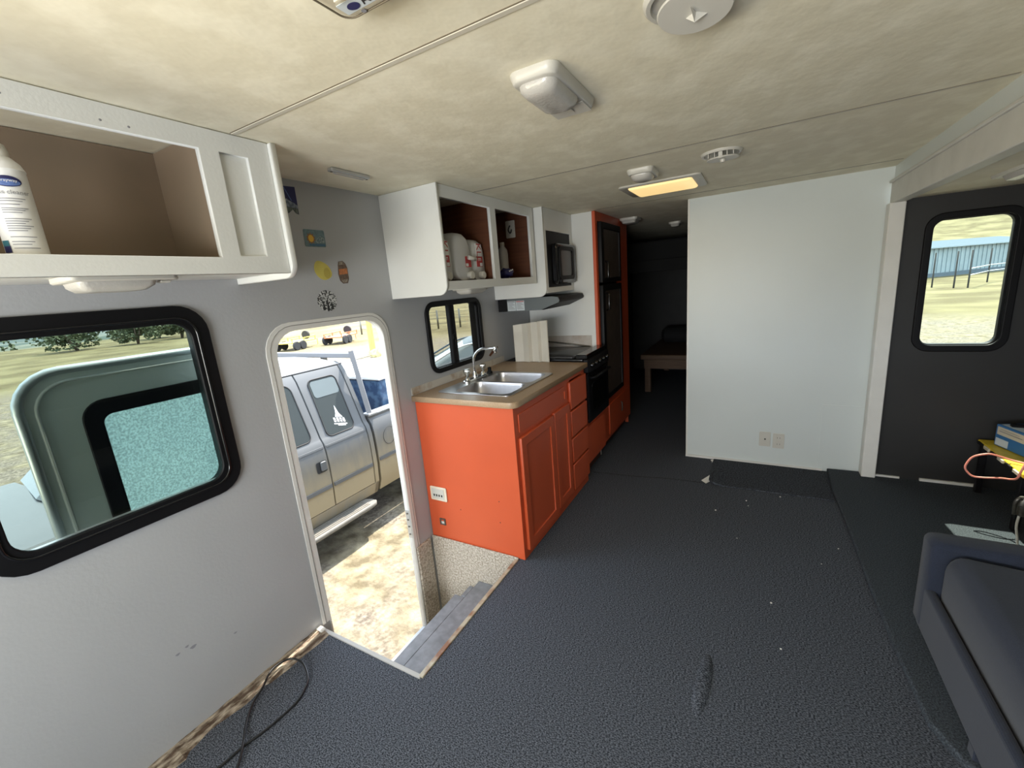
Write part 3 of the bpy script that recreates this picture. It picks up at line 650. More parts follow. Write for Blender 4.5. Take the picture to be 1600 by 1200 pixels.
# microwave cabinet and microwave
MX = 0.430
t = thing('microwave_cabinet', 'white cabinet box around the built-in microwave', 'cabinet', (0.2, 3.1, 1.42))
plate('side_panel', M_CAB, 'y', [rr(0.001, 1.398, MX, 1.998, (0.055, 0, 0, 0))], 2.822, 2.840, t)
plate('face_frame', M_CAB, 'x', [rr(2.8402, 1.420, 3.364, 1.998, 0), rr(2.868, 1.458, 3.318, 1.848, 0)], MX-0.018, MX, t, 0.002)
box('bottom_board', M_CAB, 0.001, MX-0.02, 2.841, 3.364, 1.424, 1.442, t)
t = thing('microwave', 'black built-in microwave oven with window door', 'microwave', (0.25, 3.09, 1.46))
box('body', M_BLACK, 0.06, MX-0.004, 2.872, 3.314, 1.460, 1.844, t)
md = loft('door', M_BLACKG, [[(x, p[0], p[1]) for p in rr(2.955+i, 1.478+i, 3.345-i, 1.764-i, 0.03)] for i, x in ((0, MX+0.001), (0, MX+0.028), (0.008, MX+0.036))], t)
plate('door_window', mat('grey_window', (0.055, 0.055, 0.056, 1), 0.3), 'x', [rr(3.02, 1.535, 3.24, 1.715, 0.02)], MX+0.0355, MX+0.038, md)
plate('door_rim', M_BLACK, 'x', [rr(2.985, 1.505, 3.275, 1.745, 0.03), rr(3.02, 1.535, 3.24, 1.715, 0.02)], MX+0.0355, MX+0.046, md, 0.004)
lathe('dial', M_BLACK, [(0.02, 0), (0.018, 0.012), (0, 0.013)], (MX+0.0365, 3.005, 1.497), 'x', t, 14)

# range hood
t = thing('range_hood', 'slanted black and grey range hood under the microwave cabinet', 'hood', (0.25, 3.1, 1.31))
HP = [(0.012, 1.304), (0.385, 1.304), (0.505, 1.352), (0.512, 1.365), (0.502, 1.388), (0.455, 1.3955), (0.012, 1.3955)]
def prism(name, m, poly, y0, y1, parent):
    return loft(name, m, [[(x, y0, z) for x, z in poly], [(x, y1, z) for x, z in poly]], parent, False)
M_HOODG = mat('hood_grey', (0.125, 0.142, 0.148, 1), 0.42)
prism('hood_shell', M_BLACK, HP, 2.856, 3.355, t)
prism('end_plate', M_HOODG, HP[:1]+[(0.36, 1.304)]+HP[2:], 2.848, 2.855, t)
box('end_block', M_BLACK, 0.012, 0.085, 2.840, 2.8475, 1.305, 1.394, t)
for x0, x1 in ((0.090, 0.158), (0.162, 0.232)):
    s = plate('sticker', M_PALEBOX, 'y', [rr(x0, 1.308, x1, 1.380, 0.002)], 2.8463, 2.8478, t)
    for k in range(5): box('print_line', M_GREYPR, x0+0.008, x1-0.008-0.010*(k % 3), 2.8456, 2.8462, 1.320+k*0.010, 1.3235+k*0.010, s)
    box('print_line', M_RED if x0 > 0.1 else M_GREYPR, x0+0.004, x1-0.004, 2.8456, 2.8462, 1.371, 1.3765, s)

# ------------------------------------------------------------------ near upper cabinet on the left
LX = 0.335
t = thing('wall_cabinet', 'long white doorless upper cabinet over the big left window', 'cabinet', (0.17, 0.3, 1.59))
plate('face_frame', M_CAB, 'x', [[(-1.2, 1.594), (0.955, 1.594), (0.955, 1.998), (-1.2, 1.998)], rr(-0.45, 1.643, 0.745, 1.941, 0), rr(0.800, 1.648, 0.884, 1.941, 0), rr(-1.15, 1.643, -0.5, 1.941, 0)], LX-0.02, LX, t, 0.0015)
plate('inset_panel', M_CAB, 'x', [rr(0.797, 1.645, 0.887, 1.944, 0)], LX-0.019, LX-0.012, t)
plate('end_panel', M_CAB, 'y', [rr(0.001, 1.578, LX+0.014, 1.998, (0.05, 0, 0, 0))], 0.956, 0.978, t, 0.004)
box('bottom_board', M_CAB, 0.001, LX-0.021, -1.2, 0.955, 1.600, 1.638, t)
box('shelf_floor', M_WOODDK, 0.011, LX-0.021, -1.2, 0.954, 1.6385, 1.641, t)
box('back_board', M_WOODDK, 0.001, 0.010, -1.2, 0.954, 1.639, 1.997, t)
box('lining', M_WOODDK, 0.011, LX-0.021, 0.775, 0.790, 1.6415, 1.9965, t)
for y, z in ((0.375, 1.967), (0.535, 1.957), (0.590, 1.955)):
    lathe('nail_hole', M_GREYPR, [(0.003, 0.0), (0.0, 0.0012)], (LX+0.0002, y, z), 'x', t, 8)
# spray can
t = thing('glass_cleaner_can', 'white glass cleaner spray can in the near upper cabinet', 'spray can', (0.26, 0.345, 1.6412))
cx, cy, cz, cr = 0.262, 0.362, 1.6414, 0.036
lathe('body', M_WHITE, [(0.030, 0), (cr, 0.004), (cr, 0.006), (cr-0.001, 0.008), (cr-0.001, 0.182), (cr, 0.185), (0.030, 0.200), (0.020, 0.212), (0.017, 0.214)], (cx, cy, cz), 'z', t, 32)
lathe('nozzle_cap', M_WHITEP, [(0.0175, 0), (0.0175, 0.012), (0.014, 0.026), (0.010, 0.028), (0, 0.028)], (cx, cy, cz+0.214), 'z', t, 20)
box('nozzle', M_INK, cx+0.012, cx+0.0175, cy-0.003, cy+0.003, cz+0.229, cz+0.234, t)
CAN_A = -0.22
def on_can(me, a0):
    """bend a flat label mesh (u around, v up) onto the can"""
    for v in me.vertices:
        a = a0 + v.co.x/cr; r = cr + 0.0004 + v.co.z
        v.co = (cx + r*math.cos(a), cy + r*math.sin(a), cz + v.co.y)
def can_label(name, m, u0, v0, u1, v1, lift=0.0, oval=False, a0=CAN_A, nseg=10):
    bm = bmesh.new()
    if oval:
        pts = [((u0+u1)/2+(u1-u0)/2*math.cos(2*math.pi*k/28), (v0+v1)/2+(v1-v0)/2*math.sin(2*math.pi*k/28)) for k in range(28)]
        lo = [bm.verts.new((p[0], p[1], lift)) for p in pts]
        c = [bm.verts.new((p[0]*0.5+(u0+u1)/4, p[1]*0.5+(v0+v1)/4, lift)) for p in pts]
        for k in range(28): bm.faces.new((lo[k], lo[(k+1) % 28], c[(k+1) % 28], c[k]))
        bm.faces.new(c)
    else:
        A = [bm.verts.new((u0+(u1-u0)*k/nseg, v0, lift)) for k in range(nseg+1)]; B = [bm.verts.new((u0+(u1-u0)*k/nseg, v1, lift)) for k in range(nseg+1)]
        for k in range(nseg): bm.faces.new((A[k], A[k+1], B[k+1], B[k]))
    me = bpy.data.meshes.new(name); bm.to_mesh(me); bm.free(); on_can(me, a0); return link(me, name, m, t)
can_label('logo_oval', M_NAVY, -0.024, 0.147, 0.024, 0.170, 0.0, True)
can_label('logo_oval', M_BLUE, -0.021, 0.149, 0.021, 0.163, 0.0003, True)
def can_text(s, size, v, m, lift=0.0005):
    cu = bpy.data.curves.new('t', 'FONT'); cu.body = s; cu.size = size; cu.align_x = 'CENTER'; cu.align_y = 'CENTER'; cu.resolution_u = 2
    o = bpy.data.objects.new('t', cu); me = bpy.data.meshes.new_from_object(o); bpy.data.objects.remove(o); bpy.data.curves.remove(cu)
    for q in me.vertices: q.co = (q.co.x, q.co.y+v, lift)
    on_can(me, CAN_A); link(me, 'lettering', m, t)
can_text('Sprayway', 0.0085, 0.160, M_WHITE, 0.0008)
can_text('glass cleaner', 0.0125, 0.136, M_GREYPR)
for k, v in enumerate((0.122, 0.117, 0.110, 0.102, 0.098, 0.093, 0.080, 0.075, 0.070, 0.065, 0.060, 0.055, 0.042, 0.032, 0.026, 0.018)):
    can_label('print_line', M_GREYPR, -0.021, v, 0.021-0.006*(k % 3), v+0.0016, 0.0003, False, nseg=6)
can_label('corner_print', M_NAVY, -0.045, 0.010, -0.027, 0.024, 0.0)
can_label('corner_print', mat('teal_print', (0.03, 0.14, 0.18, 1), 0.5), -0.045, 0.024, -0.028, 0.036, 0.0)

# under-cabinet lights
def under_light(name, x0, x1, y0, y1, ztop, label, group):
    t = thing(name, label, 'light', ((x0+x1)/2, (y0+y1)/2, ztop), group)
    loft('base', M_WHITEP, [[(p[0], p[1], ztop-z) for p in rr(x0+i, y0+i, x1-i, y1-i, 0.02)] for i, z in ((0, 0.0005), (0, 0.012), (0.003, 0.015))], t)
    loft('lens', M_LENS, [[(p[0], p[1], ztop-z) for p in rr(x0+0.012+i, y0+0.02+i, x1-0.012-i, y1-0.05-i*1.5, 0.018)] for i, z in ((0, 0.0152), (0.002, 0.026), (0.014, 0.038), (0.03, 0.040))], t)
    box('rocker_switch', M_WHITEP, x1-0.045, x1-0.022, y1-0.042, y1-0.016, ztop-0.022, ztop-0.0152, t, 0.003)
    return t
under_light('under_cabinet_light', 0.17, 0.31, 0.40, 0.635, 1.5995, 'white plastic lamp under the near upper cabinet', None)
under_light('under_cabinet_light', 0.20, 0.33, 2.02, 2.27, 1.5045, 'white plastic lamp under the kitchen wall cabinet', None)

# ================================================================== CEILING FIXTURES
def dome_light(x0, x1, y0, y1, label, lensy=0.68):
    t = thing('ceiling_light', label, 'light', ((x0+x1)/2, (y0+y1)/2, H))
    loft('base', M_WHITEP, [[(p[0], p[1], H-z) for p in rr(x0+i, y0+i, x1-i, y1-i, 0.03-min(i, 0.01))] for i, z in ((0, 0.0005), (0, 0.006), (0.006, 0.022), (0.010, 0.025))], t)
    ym = y0+(y1-y0)*lensy
    loft('lens', M_LENS, [[(p[0], p[1], H-z) for p in rr(x0+0.014+i, y0+0.02+i, x1-0.014-i, ym-i, 0.03)] for i, z in ((0, 0.0252), (0.002, 0.036), (0.012, 0.047), (0.026, 0.052))], t)
    box('rocker_switch', M_WHITEP, (x0+x1)/2-0.010, (x0+x1)/2+0.012, ym+0.02, ym+0.055, H-0.031, H-0.0278, t, 0.001)
    box('end_cover', M_WHITEP, x0+0.012, x1-0.012, ym+0.008, y1-0.012, H-0.0275, H-0.0252, t, 0.0008)
    return t
dome_light(1.160, 1.292, 1.065, 1.375, 'unlit white ceiling lamp with milky lens, nearest the camera')
dome_light(1.135, 1.265, 2.300, 2.490, 'small unlit white ceiling lamp just before the lit amber one', 0.72)
t = thing('lit_ceiling_light', 'lit ceiling lamp with glowing amber lens before the dark corridor', 'light', (1.24, 2.865, H))
loft('base', M_WHITEP, [[(p[0], p[1], H-z) for p in rr(0.99+i, 2.675+i, 1.44-i, 3.055-i, 0.03)] for i, z in ((0, 0.0005), (0, 0.008), (0.004, 0.011))], t)
loft('lens', M_LIT, [[(p[0], p[1], H-z) for p in rr(1.040+i, 2.710+i, 1.390-i, 3.020-i, 0.018)] for i, z in ((0, 0.0112), (0.003, 0.018), (0.010, 0.022))], t)
pl_d = bpy.data.lights.new('lamp_glow', 'AREA'); pl_d.shape = 'RECTANGLE'; pl_d.size = 0.30; pl_d.size_y = 0.22; pl_d.energy = 0.5; pl_d.color = (1.0, 0.74, 0.40)
plo = bpy.data.objects.new('lamp_glow', pl_d); COL.objects.link(plo); plo.location = (1.215, 2.865, H-0.026); attach(plo, t)

def round_vent(cx, cy, r, label, flap=True, tilt=0.0):
    t = thing('ceiling_vent', label, 'vent', (cx, cy, H))
    lathe('ring', M_WHITEP, [(r*0.80, -0.0005), (r, -0.0005), (r*0.985, -0.006), (r*0.93, -0.011), (r*0.84, -0.011), (r*0.81, -0.004)], (cx, cy, H), 'z', t, 40)
    lathe('throat', M_BLACK, [(0, -0.0006), (r*0.805, -0.0006), (r*0.805, -0.003), (0, -0.003)], (cx, cy, H), 'z', t, 32)
    ax = Vector((math.sin(tilt)*0.2, math.sin(tilt), math.cos(tilt)))
    fl = lathe('flap', M_WHITEP, [(0, -0.003), (r*0.76, -0.003), (r*0.78, 0.0), (r*0.76, 0.003), (0, 0.003)], (cx+0.006, cy+0.006, H-0.026), ax, t, 40)
    return t, fl
v1, f1 = round_vent(1.592, 1.022, 0.088, 'round white ceiling vent with hanging flap, nearest the camera', True, 0.10)
bm = bmesh.new()
for a, L in ((0.55, 0.028), (0.55+2.1, 0.020), (0.55+4.0, 0.028)):
    d = Vector((math.cos(a), math.sin(a), 0)); n = Vector((-d.y, d.x, 0))
    c = Vector((1.598, 1.030, H-0.0295))
    vs = [bm.verts.new(c+n*0.003), bm.verts.new(c-n*0.003), bm.verts.new(c+d*L), bm.verts.new(c+Vector((0, 0, -0.016)))]
    for f in ((0, 1, 2), (0, 2, 3), (1, 3, 2), (0, 3, 1)): bm.faces.new([vs[i] for i in f])
finish(bm, 'star_knob', M_WHITEP, f1)
v2, f2 = round_vent(1.560, 2.335, 0.087, 'round white ceiling vent near the lit amber lamp', True, -0.05)
lathe('knob', M_WHITEP, [(0.012, 0), (0.010, -0.012), (0, -0.013)], (1.566, 2.341, H-0.029), 'z', f2, 12)
bm = bmesh.new(); bx(bm, 1.552, 1.568, 2.275, 2.282, H-0.034, H-0.003); finish(bm, 'vane', M_WHITEP, v2)
for k in range(5):
    x = 1.51+k*0.025; box('vane', M_WHITEP, x, x+0.003, 2.282, 2.32, H-0.026, H-0.003, v2)

# roof air unit's inner shroud with louvres and printed label strip
t = thing('air_conditioner_shroud', 'cream ceiling air conditioner grille with louvres and logo label', 'air conditioner', (1.32, 0.40, H))
loft('shroud', mat('cream_shroud', (0.70, 0.64, 0.49, 1), 0.45), [[(p[0], p[1], H-z) for p in rr(1.071+i, 0.06+i, 1.66-i, 0.654-i, 0.025)] for i, z in ((0, 0.0005), (0, 0.024), (0.005, 0.030), (0.008, 0.032))], t)
tube('edge_shadow', MATS['seam_dark'], [(p[0], p[1], H-0.031) for p in rr(1.0745, 0.0635, 1.6565, 0.6505, 0.022)], 0.0016, t, 6, True)  # dark line painting the shadow gap along the shroud's lower edge
ls = plate('label_strip', M_PALEBOX, 'z', [rr(1.089, 0.609, 1.30, 0.637, 0.002)], H-0.0330, H-0.032, t)
plate('logo_oval', M_NAVY, 'z', [[(1.1145+0.0125*math.cos(a), 0.6245+0.0085*math.sin(a)) for a in [2*math.pi*k/28 for k in range(28)]]], H-0.0338, H-0.0331, ls)
text('label_lettering', M_INK, 'A', 0.026, frame((1.132, 0.624, H-0.0334), (1, 0, 0), (0, -1, 0)), ls, 0.0003, 'LEFT')
lathe('screw_recess', M_GREYPR, [(0.0, 0.0), (0.004, 0.0002), (0.0048, -0.001)], (1.1185, 0.6435, H-0.0325), 'z', t, 14)
sh_m = mat('louvre_shadow', (0.10, 0.09, 0.065, 1), 0.7)
for k in range(9):
    y = 0.590-k*0.045
    box('louvre_slot', sh_m, 1.105, 1.59, y-0.010, y, H-0.0325, H-0.0315, t)
    box('louvre', MATS['cream_shroud'], 1.105, 1.59, y, y+0.006, H-0.040, H-0.0315, t, 0.001)
# slim strip on the ceiling by the door
t = thing('ceiling_strip_light', 'slim metallic strip light on the ceiling above the entry door', 'light', (0.25, 1.36, H))
box('housing', M_ALU, 0.233, 0.263, 1.262, 1.458, H-0.016, H-0.0005, t, 0.005, 2)
box('lens', M_LENS, 0.238, 0.258, 1.285, 1.435, H-0.020, H-0.0162, t, 0.0015)
for y in (1.270, 1.450): lathe('end_screw', M_GUN, [(0, -0.0005), (0.0045, 0), (0.0045, 0.002)], (0.248, y, H-0.0175), 'z', t, 10)
# two little ceiling domes in the corridor and one in the slide-out
for (x, y, w, d, lab) in ((0.70, 4.15, 0.16, 0.20, 'dim white ceiling lamp in the corridor next to the refrigerator'), (0.96, 4.98, 0.12, 0.16, 'small dim ceiling lamp deep in the dark corridor')):
    t = thing('corridor_light', lab, 'light', (x, y, H))
    loft('base', M_WHITEP, [[(p[0], p[1], H-z) for p in rr(x-w/2+i, y-d/2+i, x+w/2-i, y+d/2-i, 0.025)] for i, z in ((0, 0.0005), (0.003, 0.02))], t)
    loft('lens', M_LENS, [[(p[0], p[1], H-z) for p in rr(x-w/2+0.012+i, y-d/2+0.012+i, x+w/2-0.012-i, y+d/2-0.012-i, 0.02)] for i, z in ((0, 0.0202), (0.012, 0.045), (0.03, 0.05))], t)
t = thing('slide_ceiling_light', 'white lamp on the low slide-out ceiling, cut by the right edge', 'light', (2.72, 2.75, 1.80))
loft('base', M_WHITEP, [[(p[0], p[1], 1.80-z) for p in rr(2.64+i, 2.60+i, 2.80-i, 2.97-i, 0.03)] for i, z in ((0, 0.0005), (0.003, 0.014))], t)
loft('lens', M_LENS, [[(p[0], p[1], 1.80-z) for p in rr(2.655+i, 2.63+i, 2.785-i, 2.90-i, 0.03)] for i, z in ((0, 0.0142), (0.01, 0.035), (0.03, 0.04))], t)

# ================================================================== STICKERS on the left wall
def sticker(name, label, loop, m):
    o = plate(name, m, 'x', [loop], 0.0004, 0.0014); tag(o, label, 'sticker'); return o
s1 = sticker('mountain_sticker', 'dark blue night mountain picture sticker with torn bottom edge',
             [(1.196, 1.968), (1.276, 1.972), (1.276, 1.925), (1.275, 1.862), (1.262, 1.866), (1.250, 1.880), (1.240, 1.872), (1.228, 1.863), (1.215, 1.866), (1.198, 1.868)], M_NAVY)
M_MTN = mat('mountain_print', (0.10, 0.13, 0.18, 1), 0.5, col2=(0.40, 0.44, 0.50, 1), vscale=70, contrast=(0.4, 0.7))
plate('mountain_band', M_MTN, 'x', [[(1.200, 1.900), (1.214, 1.912), (1.228, 1.921), (1.240, 1.914), (1.256, 1.908), (1.274, 1.897), (1.274, 1.886), (1.200, 1.890)]], 0.0014, 0.002, s1)
plate('forest_band', mat('forest_print', (0.03, 0.05, 0.04, 1), 0.5, col2=(0.16, 0.19, 0.17, 1), vscale=110, stretch=(1, 2, 0.5)), 'x', [[(1.200, 1.889), (1.274, 1.885), (1.273, 1.864), (1.262, 1.867), (1.250, 1.881), (1.240, 1.873), (1.228, 1.864), (1.200, 1.869)]], 0.0014, 0.0019, s1)
plate('star_streak', M_BLUE, 'x', [[(1.222, 1.966), (1.226, 1.966), (1.252, 1.915), (1.249, 1.914)]], 0.0014, 0.0018, s1)
s2 = sticker('sun_sticker', 'blue-grey rectangular sticker with an orange sun', rr(1.279, 1.731, 1.385, 1.804, 0.006), mat('slate_print', (0.10, 0.16, 0.18, 1), 0.5, col2=(0.17, 0.26, 0.27, 1), vscale=60))
plate('sun_rays', mat('rust_print', (0.30, 0.13, 0.04, 1), 0.5), 'x', [[(1.312+(0.024 if k % 2 else 0.016)*math.cos(math.pi*k/10), 1.766+(0.026 if k % 2 else 0.017)*math.sin(math.pi*k/10)) for k in range(20)]], 0.0014, 0.0018, s2)
plate('sun_disc', mat('sun_print', (0.72, 0.42, 0.03, 1), 0.5), 'x', [[(1.312+0.013*math.cos(a), 1.766+0.015*math.sin(a)) for a in [2*math.pi*k/24 for k in range(24)]]], 0.0018, 0.0022, s2)
plate('cloud_band', mat('pale_blotch', (0.30, 0.36, 0.34, 1), 0.5, col2=(0.12, 0.18, 0.2, 1), vscale=120, contrast=(0.45, 0.55)), 'x', [[(1.334, 1.756), (1.345, 1.772), (1.362, 1.778), (1.380, 1.768), (1.380, 1.750), (1.34, 1.748)]], 0.0014, 0.0018, s2)
plate('water_band', mat('water_print', (0.05, 0.14, 0.23, 1), 0.5), 'x', [rr(1.300, 1.735, 1.381, 1.744, 0.002)], 0.0014, 0.0018, s2)
lem = [(1.300+0.0, 1.628)]
lem = [(1.345+0.047*math.cos(a)*(1-0.12*math.sin(a)), 1.629+0.042*math.sin(a)*(1+0.06*math.cos(3*a))) for a in [2*math.pi*k/32 for k in range(32)]]
lem = [((p[0]-1.345)*0.92+1.345+(1.629-p[1])*0.25, p[1]) for p in lem]
s3 = sticker('lemon_sticker', 'pale yellow lemon shaped sticker', lem, mat('lemon_print', (0.55, 0.47, 0.10, 1), 0.5, var=0.06, vscale=30))
plate('leaf_blotch', mat('lemon_dark', (0.42, 0.34, 0.06, 1), 0.5), 'x', [[(1.365+0.018*math.cos(a), 1.616+0.024*math.sin(a)) for a in [2*math.pi*k/20 for k in range(20)]]], 0.0014, 0.0018, s3)
s4 = sticker('bottle_sticker', 'brown and orange bottle shaped sticker', [(1.432, 1.650), (1.438, 1.668), (1.462, 1.672), (1.476, 1.660), (1.484, 1.640), (1.484, 1.590), (1.474, 1.568), (1.446, 1.567), (1.432, 1.580), (1.426, 1.610)], mat('brown_print', (0.055, 0.032, 0.022, 1), 0.5, col2=(0.16, 0.10, 0.06, 1), vscale=60))
plate('label_band', mat('orange_print', (0.42, 0.14, 0.04, 1), 0.5, var=0.3, vscale=90), 'x', [[(1.434, 1.634), (1.481, 1.637), (1.481, 1.612), (1.432, 1.608)]], 0.0014, 0.0018, s4)
plate('cap_band', mat('tan_print', (0.34, 0.29, 0.22, 1), 0.5, col2=(0.1, 0.07, 0.05, 1), vscale=120), 'x', [[(1.436, 1.652), (1.440, 1.666), (1.460, 1.669), (1.472, 1.656)]], 0.0014, 0.0018, s4)
plate('foot_band', MATS['tan_print'], 'x', [[(1.438, 1.584), (1.477, 1.588), (1.470, 1.572), (1.448, 1.571)]], 0.0014, 0.0018, s4)
s5 = sticker('forest_sticker', 'black and white round tree picture sticker below the lemon sticker', [(1.340+0.052*math.cos(a), 1.493+0.048*math.sin(a)) for a in [2*math.pi*k/36 for k in range(36)]], mat('ink_blotch', (0.02, 0.02, 0.02, 1), 0.5, col2=(0.55, 0.56, 0.54, 1), vscale=130, detail=6, contrast=(0.47, 0.53)))
for (y, z0, z1) in ((1.318, 1.452, 1.492), (1.340, 1.450, 1.500), (1.362, 1.452, 1.488)):
    plate('trunk', M_INK, 'x', [[(y-0.007, z0), (y+0.007, z0), (y+0.003, z1), (y-0.002, z1)]], 0.0014, 0.0018, s5)
# scuff marks low on the left wall
for (y, z, a, b) in ((0.525, 0.318, 0.010, 0.006), (0.508, 0.334, 0.006, 0.004), (0.478, 0.327, 0.007, 0.004), (0.660, 0.262, 0.006, 0.003)):
    plate('scuff_mark', M_GREYPR, 'x', [[(y+a*math.cos(q)*(1+0.3*math.sin(3*q)), z+b*math.sin(q)) for q in [2*math.pi*k/14 for k in range(14)]]], 0.0002, 0.0006, wl_o)

# outlets on the partition
t = plate('coax_plate', M_WHITEP, 'y', [rr(1.783, 0.150, 1.858, 0.264, 0.006)], PY-0.006, PY-0.0005, None, 0.002)
tag(t, 'white blank wall plate with a single centre port, left of the socket', 'wall plate')
lathe('port', M_INK, [(0.006, 0.0), (0.005, -0.004), (0, -0.004)], (1.822, PY-0.006, 0.207), 'y', t, 12)
t = plate('outlet_plate', M_WHITEP, 'y', [rr(1.872, 0.142, 1.946, 0.258, 0.006)], PY-0.006, PY-0.0005, None, 0.002)
tag(t, 'white double socket plate, right of the blank wall plate', 'socket')
for z in (0.172, 0.222):
    s = plate('socket', M_WHITEP, 'y', [rr(1.890, z-0.016, 1.928, z+0.018, 0.010)], PY-0.008, PY-0.006, t, 0.001)
    for dx in (-0.008, 0.008): box('slot', M_INK, 1.909+dx-0.0012, 1.909+dx+0.0012, PY-0.0085, PY-0.0079, z-0.002, z+0.009, s)

# ================================================================== FLOOR ITEMS
fl = bpy.data.objects['floor']
bm = bmesh.new()
N = 26
rows = []
for i in range(N+1):
    x = 1.475 + (2.20-1.475)*i/N
    lift = 0.016*math.exp(-((x-1.49)/0.05)**2)
    yb = 3.085 + 0.012*noise.noise(Vector((x*6, 1, 0))) + (0.05 if i == 0 else 0)
    rows.append([bm.verts.new((x, yb, 0.0008+lift*0.6)), bm.verts.new((x, yb+0.004, 0.009+lift)), bm.verts.new((x, 3.30, 0.0085+lift*0.7)), bm.verts.new((x, 3.548, 0.0075)), bm.verts.new((x, 3.548, 0.0008))])
for A, B in zip(rows, rows[1:]):
    for k in range(5): bm.faces.new((A[k], A[(k+1) % 5], B[(k+1) % 5], B[k]))
bm.faces.new(rows[0]); bm.faces.new(rows[-1][::-1])
tag(finish(bm, 'carpet_offcut', MATS['offcut_carpet']), 'loose dark carpet strip lying below the white partition', 'carpet')
tube('carpet_seam', M_GAP, [(0.65, 3.02, 0.0006), (0.95, 3.045, 0.0006), (1.20, 3.09, 0.0006), (1.46, 3.10, 0.0006)], 0.0022, fl, 4)
bm = bmesh.new(); bmesh.ops.create_uvsphere(bm, u_segments=20, v_segments=12, radius=1)
for v in bm.verts: v.co = Vector((1.604+0.030*v.co.x+0.006*math.sin(v.co.y*2.2), 1.42+0.155*v.co.y, -0.006+0.019*v.co.z))
finish(bm, 'carpet_ripple', M_CARPET, fl, True)
# cable
cab = [(0.19, 0.36, .006), (0.218, .430, .006), (.225, .510, .006), (.243, .591, .006), (.247, .690, .006), (.224, .750, .007), (.188, .791, .010), (.116, .819, .018), (.062, .810, .026), (.040, .774, .030), (.040, .728, .029), (.074, .671, .020), (.092, .628, .014), (.122, .587, .008), (.170, .547, .008), (.223, .513, .016), (.266, .474, .010), (.300, .430, .006), (.34, .36, .006)]
tag(tube('power_cable', mat('cable_black', (0.012, 0.012, 0.013, 1), 0.32), spline(cab, 6), 0.0042, None, 8), 'thin black cable looping on the carpet by the left wall', 'cable')
# litter
crumbs = [(1.550, 2.726, .006), (1.717, 2.919, .005), (1.910, 3.045, .005), (1.834, 1.966, .005), (1.729, 2.853, .0035), (1.861, 1.703, .004), (2.151, 2.534, .004), (1.68, 2.45, .003), (2.06, 2.36, .003)]
c0 = None
for i, (x, y, s) in enumerate(crumbs):
    bm = bmesh.new(); bmesh.ops.create_icosphere(bm, subdivisions=1, radius=s)
    for v in bm.verts: v.co = v.co*(1+0.35*noise.noise(v.co*300+Vector((i*3, 0, 0)))); v.co.z *= 0.6
    for v in bm.verts: v.co += Vector((x, y, s*0.6+0.0004))
    lab = ('white crumb nearest the loose carpet strip, on its left', 'white crumb just below the middle of the loose carpet strip', 'white crumb close to the right half of the loose carpet strip', 'white crumb alone in the middle of the bare carpet', 'smaller white crumb a step in front of the loose carpet strip', 'white crumb nearest the camera, left of the sofa front', 'white crumb beside the raised slide-out carpet edge', 'tiny white crumb in front of the drawers', 'tiny white crumb near the raised carpet edge, before the other one')[i]
    o = finish(bm, 'crumb', M_PAPER); tag(o, lab, 'crumb', 'white crumbs scattered on the carpet')
bm = bmesh.new()
pv = [(1.437, 3.150, .004), (1.490, 3.225, .022), (1.512, 3.180, .006), (1.471, 3.108, .004)]
lo = [bm.verts.new(p) for p in pv]; hi = [bm.verts.new((p[0], p[1], p[2]+0.0012)) for p in pv]
bm.faces.new(lo[::-1]); bm.faces.new(hi)
for k in range(4): bm.faces.new((lo[k], lo[(k+1) % 4], hi[(k+1) % 4], hi[k]))
bmesh.ops.translate(bm, verts=bm.verts[:], vec=(-0.012, -0.015, -0.003))
tag(finish(bm, 'paper_scrap', M_PAPER), 'folded white paper scrap beside the loose carpet strip', 'paper scrap')
bm = bmesh.new()
for k, (a, L) in enumerate(((0.2, 0.022), (1.4, 0.03), (2.4, 0.022), (3.6, 0.02), (4.7, 0.055), (5.5, 0.018))):
    d = Vector((math.cos(a), math.sin(a), 0)); n = Vector((-d.y, d.x, 0)); c = Vector((1.468, 3.518, 0.002))
    vs = [bm.verts.new(c+n*0.006), bm.verts.new(c-n*0.006), bm.verts.new(c+d*L*0.8+Vector((0, 0, 0.002))), bm.verts.new(c+Vector((0, 0, 0.010)))]
    for f in ((0, 1, 2), (0, 2, 3), (1, 3, 2), (0, 3, 1)): bm.faces.new([vs[i] for i in f])
tag(finish(bm, 'carpet_tuft', M_PAPER), 'frayed pale tuft sticking out at the foot of the partition', 'tuft')

